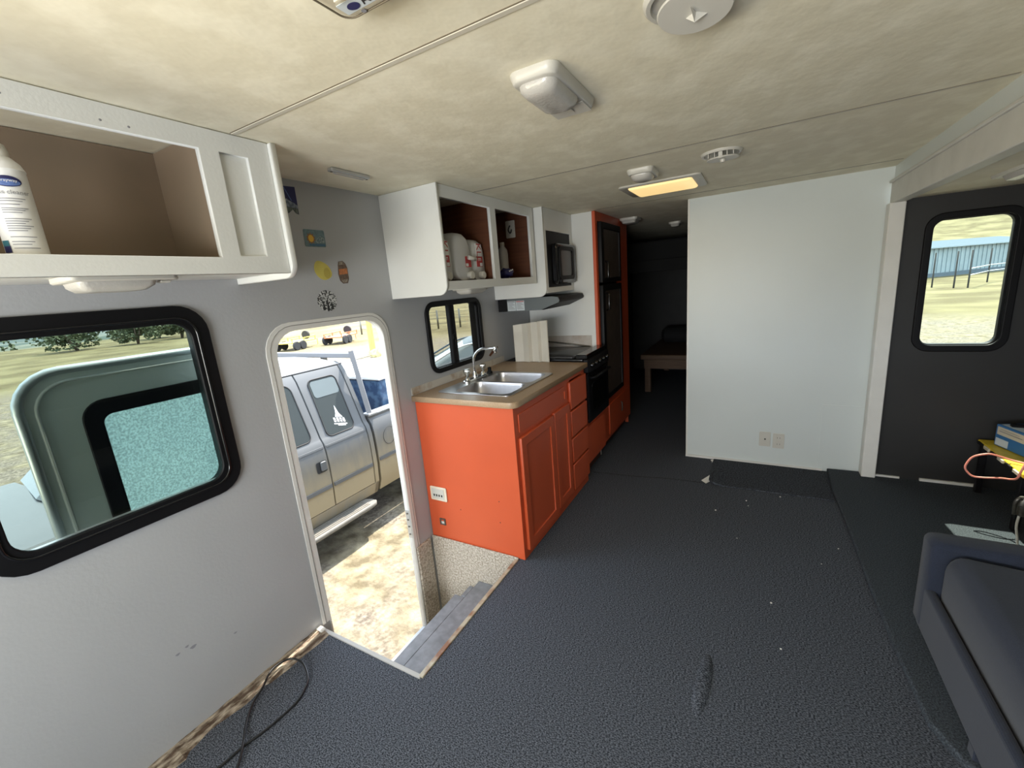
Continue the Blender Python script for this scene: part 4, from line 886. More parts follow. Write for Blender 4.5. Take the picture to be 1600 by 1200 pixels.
# ================================================================== SLIDE-OUT: sofa, stool, battery, cables
t = thing('sofa', 'low slate grey fabric sofa with padded arm in the slide-out', 'sofa', (2.75, 1.1, 0.03))
box('front_panel', M_SOFA, 2.320, 2.350, -0.55, 1.99, 0.068, 0.255, t, 0.012, 3)
loft('arm', M_SOFA, [[(p[0], y, p[1]) for p in rr(2.318+i, 0.065+i*0.3, 3.18-i, 0.452-i, 0.028)] for i, y in ((0.03, 2.032), (0.008, 2.028), (0.0, 2.012), (0.0, 1.945), (0.008, 1.930), (0.03, 1.926))], t, True, 50)
bm = bmesh.new()
NX, NY = 24, 60
gv = []
for j in range(NY+1):
    row = []
    for i in range(NX+1):
        u = i/NX; v = j/NY
        x = 2.358+(3.14-2.358)*(u**1.8); y = 1.913-(1.913+0.55)*(1-v)**1.8
        z = 0.436 - 0.03*u
        xf = x-2.358
        if xf < 0.045: z -= 0.060*(1-math.sqrt(max(0, 1-((0.045-xf)/0.045)**2)))
        fy = 1.915-y
        if fy < 0.025: z -= 0.035*(1-math.sqrt(max(0, 1-((0.03-fy)/0.03)**2)))
        z += 0.004*noise.noise(Vector((x*5, y*3, 0))) + 0.005*math.exp(-((y-1.52-0.12*(x-2.5))/0.012)**2)*(1 if 2.45 < x < 2.75 else 0.2) - 0.004*math.exp(-((y-1.12-0.1*(x-2.5))/0.015)**2)*(1 if x > 2.5 else 0.2)
        row.append(bm.verts.new((x, y, z)))
    gv.append(row)
for j in range(NY):
    for i in range(NX): bm.faces.new((gv[j][i], gv[j][i+1], gv[j+1][i+1], gv[j+1][i]))
edge = [gv[0][i] for i in range(NX+1)] + [gv[j][NX] for j in range(1, NY+1)] + [gv[NY][i] for i in range(NX-1, -1, -1)] + [gv[j][0] for j in range(NY-1, 0, -1)]
lo = [bm.verts.new((v.co.x, v.co.y, 0.10)) for v in edge]
for k in range(len(edge)): bm.faces.new((edge[k], edge[(k+1) % len(edge)], lo[(k+1) % len(edge)], lo[k]))
bm.faces.new(lo[::-1]); finish(bm, 'seat_cushion', M_SOFA, t, True)
box('seat_base', M_SOFA, 2.375, 3.14, -0.55, 1.92, 0.066, 0.0995, t, 0.004)
box('backrest', M_SOFA, 3.145, 3.27, -0.55, 1.92, 0.066, 0.80, t, 0.03, 3)
for (x, y) in ((2.345, 1.47), (2.345, -0.3), (3.10, 1.80), (3.10, -0.3)):
    zb = 0.0306 if (x > 2.36) else 0.0004
    bm = bmesh.new(); bx(bm, x-0.02, x+0.02, y-0.02, y+0.02, zb, 0.0665, 0.003); finish(bm, 'leg', M_SOFA, t)
# yellow step stool
zs = 0.36
t = thing('step_stool', 'yellow and black step stool in front of the dark slide-out wall', 'stool', (3.06, 3.2, 0.03))
bm = bmesh.new(); bx(bm, 2.925, 3.235, 2.95, 3.47, zs-0.022, zs, 0.004); finish(bm, 'top', M_YELLOW, t)
for k in range(6): box('edge_pad', M_BLACK if k % 2 else M_CREAMBOX, 2.914, 2.9245, 2.965+k*0.084, 3.025+k*0.084, zs-0.020, zs-0.002, t, 0.002)
box('grip_mat', M_BLACK, 2.95, 3.21, 2.97, 3.04, zs+0.0004, zs+0.003, t, 0.001)
for x in (2.945, 3.215):
    for y in (2.985, 3.435):
        b = bmesh.new(); sx_ = 0.02 if x > 3 else -0.02
        bx(b, x-0.014, x+0.014, y-0.016, y+0.016, 0.0312, zs-0.0225, 0.003); finish(b, 'leg', M_BLACK, t)
box('cross_bar', M_BLACK, 2.95, 3.21, 2.978, 2.992, 0.15, 0.18, t)
# battery charger carton
t = thing('battery_box', 'blue and white battery carton standing on the yellow stool', 'box', (3.06, 3.25, zs))
A = Vector((2.958, 3.40, zs+0.0035)); e1 = Vector((0.16, -0.30, 0)).normalized()*0.30; e1 = Vector((0.085, -0.29, 0)); e2 = Vector((0.155, 0.045, 0)); hh = Vector((0, 0, 0.125))
A = Vector((2.962, 3.385, zs+0.0035))
bm = bmesh.new(); vs = [bm.verts.new(p) for p in (A, A+e1, A+e1+e2, A+e2, A+hh, A+e1+hh, A+e1+e2+hh, A+e2+hh)]
for f in ((3,2,1,0),(4,5,6,7),(0,1,5,4),(1,2,6,5),(2,3,7,6),(3,0,4,7)): bm.faces.new([vs[i] for i in f])
bmesh.ops.bevel(bm, geom=bm.edges[:], offset=0.003, segments=1, affect='EDGES'); finish(bm, 'carton', M_BLUEBOX, t)
def decal(name, m, u0, v0, u1, v1, face='side'):
    n = (e1.cross(hh)).normalized()
    if face == 'side':
        if n.x > 0: n = -n
        f = lambda u, v, d: A+e1*u+hh*v+n*d
    else: f = lambda u, v, d: A+hh+e1*u+e2*v+Vector((0, 0, 1))*d
    bm = bmesh.new(); lo = [bm.verts.new(f(u, v, 0.0003)) for u, v in ((u0, v0), (u1, v0), (u1, v1), (u0, v1))]; hi = [bm.verts.new(f(u, v, 0.001)) for u, v in ((u0, v0), (u1, v0), (u1, v1), (u0, v1))]
    bm.faces.new(lo); bm.faces.new(hi)
    for k in range(4): bm.faces.new((lo[k], lo[(k+1) % 4], hi[(k+1) % 4], hi[k]))
    finish(bm, name, m, t)
decal('print_panel', M_CREAMBOX, 0.04, 0.55, 0.62, 0.92); decal('print_panel', M_PALEBOX, 0.03, 0.05, 0.30, 0.38); decal('print_panel', M_PALEBOX, 0.66, 0.60, 0.98, 0.96)
decal('print_panel', M_PALEBOX, 0.05, 0.08, 0.95, 0.92, 'top')
decal('print_line', M_GREYPR, 0.08, 0.70, 0.56, 0.74); decal('print_line', M_GREYPR, 0.10, 0.80, 0.50, 0.83)
# clip on top of the carton with its red lead
t = thing('cable_clip', 'black battery clip with red lead on top of the carton', 'clip', (3.01, 3.36, zs+0.13))
zt = zs+0.0035+0.125+0.0012
box('jaw', M_BLACK, 3.00, 3.075, 3.325, 3.350, zt, zt+0.016, t, 0.004)
box('jaw', M_BLACK, 3.055, 3.10, 3.328, 3.348, zt+0.0165, zt+0.034, t, 0.004)
tube('lead', mat('red_lead', (0.5, 0.02, 0.03, 1), 0.4), spline([(3.09, 3.335, zt+0.03), (3.13, 3.30, zt+0.036), (3.17, 3.24, zt+0.03), (3.155, 3.14, zt+0.006), (3.10, 3.12, zt+0.006)], 6), 0.005, t, 8)
# salmon coloured cable loops over the stool's edge
hp = [(3.06, 3.02, .372), (2.99, 3.06, .374), (2.93, 3.10, .378), (2.869, 3.10, .398), (2.835, 3.10, .398), (2.788, 3.10, .375), (2.763, 3.09, .330), (2.763, 3.08, .304), (2.787, 3.07, .277), (2.824, 3.06, .277), (2.88, 3.03, .296), (2.90, 2.98, .315), (2.90, 2.93, .345), (2.905, 2.915, .40), (2.935, 2.95, .455), (2.975, 3.02, .475), (3.01, 3.06, .44), (3.0, 3.02, .390), (2.965, 2.940, .385), (2.955, 2.905, .345), (2.98, 2.87, .29), (3.06, 2.88, .28), (3.10, 2.91, .37), (3.08, 3.0, .44), (3.03, 3.03, .45), (2.975, 2.99, .42), (2.985, 2.93, .39), (3.0, 2.895, .31), (3.05, 2.86, .18), (3.10, 2.84, .06), (3.16, 2.80, .037)]
tag(tube('coiled_cable', M_HOSE, spline(hp, 6), 0.0048, None, 8), 'salmon pink cable looped over the yellow stool', 'cable')
# metal hose coupling standing on its white cord post beside the stool
t = thing('metal_coupling', 'dull metal clamp on a thin white rod beside the yellow stool', 'clamp', (2.862, 2.75, 0.03))
tube('rod', M_WHITEP, spline([(2.874, 2.75, 0.0302), (2.866, 2.75, 0.10), (2.855, 2.75, 0.17), (2.858, 2.75, 0.232)], 5), 0.0052, t, 8)
lathe('body', M_GUN, [(0.012, 0), (0.016, 0.004), (0.016, 0.05), (0.021, 0.055), (0.021, 0.085), (0.015, 0.095), (0, 0.096)], (2.862, 2.75, 0.226), 'z', t, 14)
tube('lever', M_GUN, spline([(2.860, 2.742, 0.305), (2.842, 2.736, 0.318), (2.831, 2.736, 0.295), (2.834, 2.738, 0.235)], 5), 0.007, t, 8)
box('tab', M_CHROME, 2.868, 2.895, 2.738, 2.762, 0.307, 0.318, t, 0.002)

# ================================================================== DARK BUNK ROOM
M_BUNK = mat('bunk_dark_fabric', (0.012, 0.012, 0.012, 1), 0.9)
t = thing('upper_bunk', 'dark upper bunk platform in the unlit back room', 'bunk', (1.2, 6.2, 1.5))
box('mattress', M_BUNK, 0.02, 2.41, 5.55, 6.99, 1.62, 1.88, t, 0.02, 2)
box('edge_board', M_BUNK, 0.02, 2.41, 5.50, 5.54, 1.52, 1.66, t, 0.004)
box('platform', M_WOOD, 0.02, 2.41, 5.545, 6.99, 1.56, 1.615, t)
t = thing('lower_bunk', 'brown wooden bench bed in the unlit back room', 'bunk', (1.4, 6.2, 0))
box('top_board', M_WOOD, 0.46, 2.41, 5.50, 6.99, 0.44, 0.50, t, 0.006)
box('front_rail', M_WOOD, 0.50, 2.41, 5.53, 5.56, 0.32, 0.439, t)
for (x, y) in ((0.50, 5.53), (2.33, 5.53), (0.50, 6.88), (2.33, 6.88)):
    box('leg', M_WOOD, x, x+0.07, y+0.031, y+0.10, 0.001, 0.439, t)
t = thing('bedroll', 'dark rolled bedding lying on the bench bed', 'bedding', (1.5, 6.6, 0.5))
loft('roll', M_BUNK, [[(x, 6.55+0.20*s*math.cos(a), 0.502+0.12+0.12*s*math.sin(a)) for a in [2*math.pi*k/20 for k in range(20)]] for x, s in ((0.55, 0.6), (0.6, 0.95), (1.4, 1.0), (2.25, 0.95), (2.3, 0.6))], t)

# ================================================================== OUTSIDE
M_GROUND = None
def ground_material():
    m = bpy.data.materials.new('dry_ground'); m.use_nodes = True; nt = m.node_tree; n = nt.nodes; l = nt.links
    p = n['Principled BSDF']; p.inputs['Roughness'].default_value = 0.95; p.inputs['Specular IOR Level'].default_value = 0.1
    tc = n.new('ShaderNodeTexCoord'); sep = n.new('ShaderNodeSeparateXYZ'); l.new(tc.outputs['Object'], sep.inputs[0])
    def noise_(scale, detail, stretch=None):
        t = n.new('ShaderNodeTexNoise'); t.inputs['Scale'].default_value = scale; t.inputs['Detail'].default_value = detail
        if stretch:
            mp = n.new('ShaderNodeMapping'); mp.inputs['Scale'].default_value = stretch; l.new(tc.outputs['Object'], mp.inputs['Vector']); l.new(mp.outputs['Vector'], t.inputs['Vector'])
        else: l.new(tc.outputs['Object'], t.inputs['Vector'])
        return t.outputs['Fac']
    def ramp(f, a, b, lo, hi):
        r = n.new('ShaderNodeValToRGB'); r.color_ramp.elements[0].position = lo; r.color_ramp.elements[1].position = hi
        r.color_ramp.elements[0].color = a; r.color_ramp.elements[1].color = b; l.new(f, r.inputs['Fac']); return r.outputs['Color']
    gravel = ramp(noise_(26, 8), (0.085, 0.071, 0.057, 1), (0.22, 0.19, 0.15, 1), 0.36, 0.66)
    straw = ramp(noise_(5.5, 8), (0.10, 0.082, 0.052, 1), (0.25, 0.215, 0.145, 1), 0.38, 0.66)
    near = n.new('ShaderNodeMix'); near.data_type = 'RGBA'
    pat = n.new('ShaderNodeMapRange'); pat.inputs['From Min'].default_value = 0.42; pat.inputs['From Max'].default_value = 0.62
    l.new(noise_(1.6, 5), pat.inputs['Value']); l.new(pat.outputs['Result'], near.inputs['Factor'])
    l.new(gravel, near.inputs['A']); l.new(straw, near.inputs['B'])
    grass = ramp(noise_(0.35, 9, (1, 1, 1)), (0.10, 0.082, 0.042, 1), (0.18, 0.155, 0.082, 1), 0.36, 0.64)
    ln = n.new('ShaderNodeVectorMath'); ln.operation = 'LENGTH'; l.new(tc.outputs['Object'], ln.inputs[0])
    mr = n.new('ShaderNodeMapRange'); mr.inputs['From Min'].default_value = 21; mr.inputs['From Max'].default_value = 25; l.new(ln.outputs['Value'], mr.inputs['Value'])
    mx = n.new('ShaderNodeMix'); mx.data_type = 'RGBA'; l.new(mr.outputs['Result'], mx.inputs['Factor']); l.new(near.outputs['Result'], mx.inputs['A']); l.new(grass, mx.inputs['B'])
    # wooded valley far off
    far = ramp(noise_(0.012, 8), (0.035, 0.052, 0.035, 1), (0.15, 0.15, 0.11, 1), 0.46, 0.62)
    mr2 = n.new('ShaderNodeMapRange'); mr2.inputs['From Min'].default_value = 150; mr2.inputs['From Max'].default_value = 330; l.new(ln.outputs['Value'], mr2.inputs['Value'])
    low = n.new('ShaderNodeMapRange'); low.inputs['From Min'].default_value = -4.0; low.inputs['From Max'].default_value = -9.0; l.new(sep.outputs['Z'], low.inputs['Value'])
    mul = n.new('ShaderNodeMath'); mul.operation = 'MULTIPLY'; l.new(mr2.outputs['Result'], mul.inputs[0]); l.new(low.outputs['Result'], mul.inputs[1])
    mx2 = n.new('ShaderNodeMix'); mx2.data_type = 'RGBA'; l.new(mul.outputs[0], mx2.inputs['Factor']); l.new(mx.outputs['Result'], mx2.inputs['A']); l.new(far, mx2.inputs['B'])
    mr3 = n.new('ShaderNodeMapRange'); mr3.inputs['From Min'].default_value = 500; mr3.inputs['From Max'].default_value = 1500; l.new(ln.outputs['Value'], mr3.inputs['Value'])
    mx3 = n.new('ShaderNodeMix'); mx3.data_type = 'RGBA'; l.new(mr3.outputs['Result'], mx3.inputs['Factor']); l.new(mx2.outputs['Result'], mx3.inputs['A']); mx3.inputs['B'].default_value = (0.12, 0.145, 0.165, 1)  # bluish distance haze painted into the colour of the far land
    l.new(mx3.outputs['Result'], p.inputs['Base Color'])
    b = n.new('ShaderNodeBump'); b.inputs['Strength'].default_value = 0.7; b.inputs['Distance'].default_value = 0.02
    l.new(noise_(38, 6), b.inputs['Height']); l.new(b.outputs['Normal'], p.inputs['Normal'])
    return m
def terr(x, y):
    """height of the land: flat yard, valley to the left (-x), dry hill ahead (+y)"""
    r = math.hypot(x, y); z = G
    if x < -62: 
        t = min(1, (-x-62)/220); z -= 17*t*t*(3-2*t)
    if y > 66 and x > -60:
        t = min(1, (y-66)/240); z += 46*t*t*(3-2*t)*min(1, max(0, (x+60)/90))
    if x < -900: z += 55*min(1, (-x-900)/1500)*(0.6+0.4*noise.noise(Vector((x*0.001, y*0.0016, 0))))
    if r > 25: z += min(1, (r-25)/60)*0.5*noise.noise(Vector((x*0.03, y*0.03, 2)))
    return z
bm = bmesh.new()
NR, NA = 46, 96; prev = None
c = bm.verts.new((0, 0, G))
for i in range(1, NR+1):
    r = 2.0*(1.18**i) if i > 3 else i*1.1
    ring = [bm.verts.new((r*math.cos(2*math.pi*k/NA), r*math.sin(2*math.pi*k/NA), terr(r*math.cos(2*math.pi*k/NA), r*math.sin(2*math.pi*k/NA)))) for k in range(NA)]
    for k in range(NA):
        if prev is None: bm.faces.new((c, ring[k], ring[(k+1) % NA]))
        else: bm.faces.new((prev[k], ring[k], ring[(k+1) % NA], prev[(k+1) % NA]))
    prev = ring
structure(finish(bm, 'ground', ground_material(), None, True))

# ------------------------------------------------------------------ silver pickup truck
XB, XC = -1.72, -2.70
ZS = [(-.60, .09), (-.52, .05), (-.42, .015), (-.22, 0), (0.0, .002), (.12, .012), (.20, .03), (.235, .052), (.25, .062), (.36, .10), (.50, .15), (.65, .205), (.78, .255), (.85, .30), (.885, .40), (.905, .55), (.918, .78), (.922, .98)]
def inset(z):
    for (a, b), (c_, d) in zip(ZS, ZS[1:]):
        if z <= c_: return b+(d-b)*(max(z, a)-a)/(c_-a)
    return ZS[-1][1]
def tx(z): return XB-inset(z)
tk = thing('pickup_truck', 'silver extended-cab pickup truck, beige towards the bottom, parked outside the entry door', 'truck', (-2.7, 1.9, G))
def section(y, zmax=0.922, ins=0.0):
    zz_ = [z for z, _ in ZS if z <= zmax+1e-6]
    near = [(tx(z)-ins, y, z-(ins if z > 0.84 else 0)) for z in zz_]; farr = [(2*XC-(tx(z)-ins), y, z-(ins if z > 0.84 else 0)) for z in reversed(zz_)]
    if zmax >= 0.92: farr = farr[1:]
    return near+farr
loft('cab', M_GAP, [section(1.50, 0.922, 0.012), section(2.93, 0.922, 0.012)], tk, True, 30)
loft('cab_lower', M_GAP, [section(0.90, 0.235, 0.012), section(1.50, 0.235, 0.012)], tk, True, 30)
def skin(name, y0, y1, z0, z1, parent, m=M_SILVER, th=0.014, out=0.0, slant=0.0):
    zz_ = sorted(set([z0, z1]+[z for z, _ in ZS if z0 < z < z1])); bm = bmesh.new(); A = []; 
    for z in zz_:
        s = slant*max(0, z-0.24)
        A.append([bm.verts.new((tx(z)+out-th, y0+s, z)), bm.verts.new((tx(z)+out, y0+s+0.004, z)), bm.verts.new((tx(z)+out, y1+s*0.9-0.004, z)), bm.verts.new((tx(z)+out-th, y1+s*0.9, z))])
    for a, b in zip(A, A[1:]):
        for k in range(4): bm.faces.new((a[k], a[(k+1) % 4], b[(k+1) % 4], b[k]))
    bm.faces.new(A[0]); bm.faces.new(A[-1][::-1])
    o = finish(bm, name, m, parent); autosmooth(o, 35); return o
fd = skin('front_door', 1.12, 2.386, -0.42, 0.845, tk, MATS['silver_to_beige'])
rd = skin('rear_door', 2.394, 2.894, -0.42, 0.845, tk, MATS['silver_to_beige'])
skin('pillar_panel', 2.902, 2.955, -0.55, 0.88, tk, MATS['silver_to_beige'])
roofp = []
for y in (1.50, 1.56, 2.90, 2.955):
    zz_ = [z for z, _ in ZS if z >= 0.85]; e = 0.02 if y in (1.50, 2.955) else 0
    near = [(tx(z), y, z-e+0.004) for z in zz_]; farr = [(2*XC-tx(z), y, z-e+0.004) for z in reversed(zz_)][1:]
    roofp.append(near+farr)
bm = bmesh.new(); RR = [[bm.verts.new(p) for p in lp] for lp in roofp]
for a, b in zip(RR, RR[1:]):
    for k in range(len(a)-1): bm.faces.new((a[k], a[k+1], b[k+1], b[k]))
autosmooth(finish(bm, 'roof', M_SILVER, tk), 40)
tube('roof_gutter', M_SILVER, [(tx(0.855)+0.006, 1.52, 0.855), (tx(0.855)+0.006, 2.955, 0.855)], 0.008, tk, 6)
skin('rocker_panel', 1.12, 2.955, -0.56, -0.428, tk, M_LOWBEIGE)
for d, y0, y1 in ((fd, 1.125, 2.380), (rd, 2.40, 2.888)):
    skin('body_moulding', y0+0.002, y1-0.002, -0.225, -0.19, d, M_SILVER, 0.01, 0.011)
    skin('belt_crease', y0+0.002, y1-0.002, 0.165, 0.182, d, M_SILVER, 0.006, 0.006)
def truck_window(loop, parent, m, name='window', out=0.003):
    bm = bmesh.new(); a = [bm.verts.new((tx(z)+out, y, z)) for y, z in loop]; b = [bm.verts.new((tx(z)+out-0.006, y, z)) for y, z in loop]
    bm.faces.new(a); bm.faces.new(b[::-1])
    for k in range(len(a)): bm.faces.new((a[k], b[k], b[(k+1) % len(a)], a[(k+1) % len(a)]))
    return finish(bm, name, m, parent)
def shear(lp, y0, z0, k, k2=0.0): return [(y+(z-z0)*k+(y-y0)*(z-z0)*k2, z) for y, z in lp]
rw = truck_window(shear(rr(2.475, 0.245, 2.785, 0.765, 0.05), 2.475, 0.245, 0.03, -0.05), rd, M_CARGLASS, 'window_pane', 0.004)
tube('window_seal', M_RUBBER, [(tx(z)+0.004, y, z) for y, z in shear(rr(2.468, 0.238, 2.792, 0.772, 0.055), 2.475, 0.245, 0.03, -0.05)], 0.006, rd, 6, True)
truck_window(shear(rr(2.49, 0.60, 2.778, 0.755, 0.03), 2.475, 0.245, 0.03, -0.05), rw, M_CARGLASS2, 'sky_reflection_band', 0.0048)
truck_window(rr(1.32, 0.262, 2.298, 0.775, (0.05, 0.07, 0.2, 0.02)), fd, M_CARGLASS, 'window_pane', 0.004)
tube('window_seal', M_RUBBER, [(tx(z)+0.004, y, z) for y, z in rr(1.313, 0.255, 2.305, 0.782, (0.055, 0.075, 0.2, 0.02))], 0.006, fd, 6, True)
# white triangular decal on the rear side window
def on_side(name, loop, m, parent, out=0.0052): return truck_window(loop, parent, m, name, out)
dc = on_side('decal', [(2.622, 0.388), (2.700, 0.366), (2.672, 0.415), (2.668, 0.440), (2.657, 0.492), (2.648, 0.446), (2.640, 0.420)], M_WHITE, rw)
for k in range(4): on_side('decal_letter', [(2.595+0.032*k, 0.345-0.0085*k), (2.595+0.032*k, 0.386-0.0085*k), (2.615+0.032*k, 0.381-0.0085*k), (2.615+0.032*k, 0.340-0.0085*k)], M_WHITE, dc)
for k in range(2): on_side('decal_cutout', [(2.600+0.064*k, 0.354-0.017*k), (2.600+0.064*k, 0.372-0.017*k), (2.609+0.064*k, 0.370-0.017*k), (2.609+0.064*k, 0.352-0.017*k)], M_CARGLASS, dc, 0.0060)
on_side('decal_line', [(2.585, 0.325), (2.72, 0.289), (2.72, 0.299), (2.585, 0.335)], M_WHITE, dc)
on_side('decal_line', [(2.62, 0.303), (2.70, 0.282), (2.70, 0.289), (2.62, 0.310)], M_WHITE, dc)
# door handle with its recess
plate('handle_recess', M_GAP, 'x', [rr(2.255, -0.045, 2.362, 0.062, 0.015)], XB+0.001, XB+0.004, fd)
plate('handle', M_SILVER, 'x', [rr(2.292, -0.030, 2.352, 0.058, 0.012)], XB+0.004, XB+0.022, fd, 0.006)
# running board
rb = loft('running_board', mat('dusty_board', (0.13, 0.12, 0.105, 1), 0.7, var=0.15, vscale=14), [[(x, y, z) for x, z in rr(-1.80+i, -0.605+i*0.3, -1.605-i, -0.555-i*0.3, 0.02)] for i, y in ((0.03, 1.10), (0.004, 1.13), (0, 1.2), (0, 2.70), (0.01, 2.77), (0.06, 2.815))], tk, True, 50)
for k in range(6): box('tread_rib', MATS['dull_metal'], -1.775+k*0.028, -1.767+k*0.028, 1.15, 2.70, -0.5552, -0.552, rb)
for y in (1.3, 2.5): box('bracket', M_GAP, -2.0, -1.75, y, y+0.06, -0.62, -0.606, rb)
# bed
bed = loft('bed_side', MATS['silver_to_beige'], [[(tx(z)+0.0, y, z) for z in (-.55, -.42, -.22, 0, .12, .20, .255)]+[(XB-0.06, y, 0.275), (XB-0.16, y, 0.275), (XB-0.16, y, -0.3), (XB-0.12, y, -0.55)] for y in (2.985, 3.40, 4.9)], tk, True, 35)
skin('body_moulding', 2.99, 4.88, -0.205, -0.17, bed, M_SILVER, 0.01, 0.011)
tube('fuel_door', M_GAP, [(XB+0.003, 3.17+0.085*math.cos(a), 0.02+0.095*math.sin(a)) for a in [2*math.pi*k/28 for k in range(28)]], 0.0025, bed, 6, True)
box('bed_rail_cap', M_ALU, XB-0.165, XB-0.055, 2.985, 4.9, 0.2755, 0.305, bed, 0.008)
box('bed_floor', M_GAP, -3.6, XB-0.17, 2.985, 4.9, -0.30, -0.25, tk)
box('bed_side_far', M_SILVER, -3.68, -3.56, 2.985, 4.9, -0.5, 0.275, tk, 0.02)
box('bed_front', M_SILVER, -3.55, XB-0.17, 2.985, 3.03, -0.25, 0.27, tk)
box('bumper', M_ALU, -3.6, -1.8, 4.92, 5.05, -0.45, -0.25, tk, 0.03)
# toolbox across the bed
tb = box('toolbox', mat('dark_blue_box', (0.025, 0.055, 0.12, 1), 0.3, col2=(0.07, 0.13, 0.22, 1), vscale=12, contrast=(0.45, 0.6)), -3.45, -2.02, 3.42, 4.20, -0.249, 0.56, tk, 0.01)
box('toolbox_lid', M_WHITE, -3.47, -2.0, 3.40, 4.22, 0.561, 0.61, tb, 0.012)
# headache rack / ladder rack behind the cab
box('rack_crossbar', MATS['rack_grey'], -3.52, -1.885, 2.975, 3.025, 0.905, 0.955, tk, 0.004)
for xa, xb in ((-1.905, -1.775), (-3.50, -3.62)):
    b = bmesh.new(); tube_bm(b, [(xa, 3.0, 0.975), (xb, 3.0, 0.306)], 0.034, 4); finish(b, 'rack_post', MATS['rack_grey'], tk)
    box('rack_foot', M_ALU, xb-0.05, xb+0.05, 2.95, 3.07, 0.3055, 0.322, tk, 0.003)
for x in (-2.35, -2.9): box('rack_clamp', M_GUN, x-0.03, x+0.03, 2.98, 3.02, 0.87, 0.904, tk)
# hood, windshield, front
def hsec(y, zt, w): 
    return [(XB-0.07-0.02, y, -0.5), (XB-0.005-w, y, -0.30), (XB-w, y, 0.0), (XB-0.04-w, y, zt-0.10), (XB-0.14-w, y, zt-0.02), (XB-0.45, y, zt), (2*XC-XB+0.45, y, zt), (2*XC-XB+0.14+w, y, zt-0.02), (2*XC-XB+0.04+w, y, zt-0.10), (2*XC-XB+w, y, 0.0), (2*XC-XB+0.005+w, y, -0.30), (2*XC-XB+0.09, y, -0.5)]
M_HOOD = M_SILVER
loft('hood', M_HOOD, [hsec(-0.92, 0.13, 0.06), hsec(-0.84, 0.20, 0.02), hsec(-0.2, 0.25, 0.0), hsec(0.62, 0.28, 0.0), hsec(0.80, 0.275, 0.0)], tk, True, 30)
bm = bmesh.new(); vs = [bm.verts.new(p) for p in ((XB-0.16, 0.83, 0.262), (XC, 0.74, 0.29), (2*XC-XB+0.16, 0.83, 0.262), (2*XC-XB+0.34, 1.50, 0.93), (XC, 1.47, 0.975), (XB-0.34, 1.50, 0.93))]
bm.faces.new((vs[0], vs[1], vs[4], vs[5])); bm.faces.new((vs[1], vs[2], vs[3], vs[4]))
r_ = bmesh.ops.extrude_face_region(bm, geom=bm.faces[:]); bmesh.ops.translate(bm, verts=[g for g in r_['geom'] if isinstance(g, bmesh.types.BMVert)], vec=(0, 0.012, -0.012))
finish(bm, 'windshield', M_CARGLASS, tk)
tube('wiper', M_RUBBER, [(XB-0.35, 0.79, 0.30), (XC+0.1, 0.80, 0.335)], 0.008, tk, 6)
b = bmesh.new(); tube_bm(b, [(XB-0.10, 0.86, 0.27), (XB-0.32, 1.52, 0.93)], 0.045, 6); finish(b, 'windshield_pillar', M_SILVER, tk)
skin('front_fender_panel', 0.82, 1.112, -0.40, 0.24, tk)
mb = loft('mirror', M_BLACK, [[(x, p[0], p[1]) for p in rr(1.16+i, 0.27+i, 1.30-i, 0.50-i, 0.03)] for i, x in ((0, -1.70), (0, -1.52), (0.02, -1.48))], tk, True, 50)
box('grille', M_CHROME, -3.4, -2.0, -0.96, -0.90, -0.25, 0.10, tk, 0.02)
box('bumper', M_CHROME, -3.68, -1.74, -1.10, -0.93, -0.52, -0.30, tk, 0.04, 2)
for y in (-0.10, 4.05):
    for x0, ax in ((-1.78, 'x'), (-3.62, 'x')):
        w = lathe('wheel', M_TIRE, [(0.17, -0.12), (0.30, -0.125), (0.37, -0.10), (0.375, -0.02), (0.375, 0.02), (0.37, 0.10), (0.30, 0.125), (0.17, 0.12)], (x0-(0.10 if x0 > -2 else -0.10), y, G+0.376), 'x', tk, 36)
        lathe('rim', M_ALU, [(0, -0.08), (0.06, -0.10), (0.20, -0.08), (0.22, -0.125), (0.22, 0.125), (0.20, 0.08), (0.06, 0.10), (0, 0.08)], (x0-(0.10 if x0 > -2 else -0.10), y, G+0.376), 'x', w, 24)

# ------------------------------------------------------------------ blue-grey sedan beyond the kitchen window
M_SEDAN = mat('blue_grey_paint', (0.075, 0.10, 0.125, 1), 0.35, metal=0.1, spec=0.3)
sd = thing('sedan', 'blue-grey sedan parked outside beyond the kitchen window', 'car', (-4.35, 7.6, G))
def sx(y0, y1, z, w, r): return [(p[0], p[1], z) for p in rr(-4.35-w, y0, -4.35+w, y1, r, 5)]
loft('body', M_SEDAN, [sx(5.35, 9.85, -0.70, 0.80, 0.25), sx(5.25, 9.95, -0.55, 0.87, 0.3), sx(5.22, 9.95, -0.30, 0.89, 0.35), sx(5.28, 9.92, -0.10, 0.87, 0.35), sx(5.40, 9.85, 0.0, 0.84, 0.35)], sd, True, 50)
gh = loft('greenhouse', M_CARGLASS2, [sx(5.85, 9.35, 0.0, 0.81, 0.25), sx(6.15, 9.10, 0.15, 0.77, 0.25), sx(6.50, 8.75, 0.32, 0.70, 0.25), sx(6.72, 8.45, 0.405, 0.64, 0.25)], sd, True, 50)
loft('roof', M_SEDAN, [sx(6.60, 8.60, 0.36, 0.68, 0.25), sx(6.74, 8.45, 0.42, 0.63, 0.25), sx(6.95, 8.25, 0.455, 0.5, 0.25), sx(7.2, 8.0, 0.465, 0.25, 0.2)], sd, True, 60)
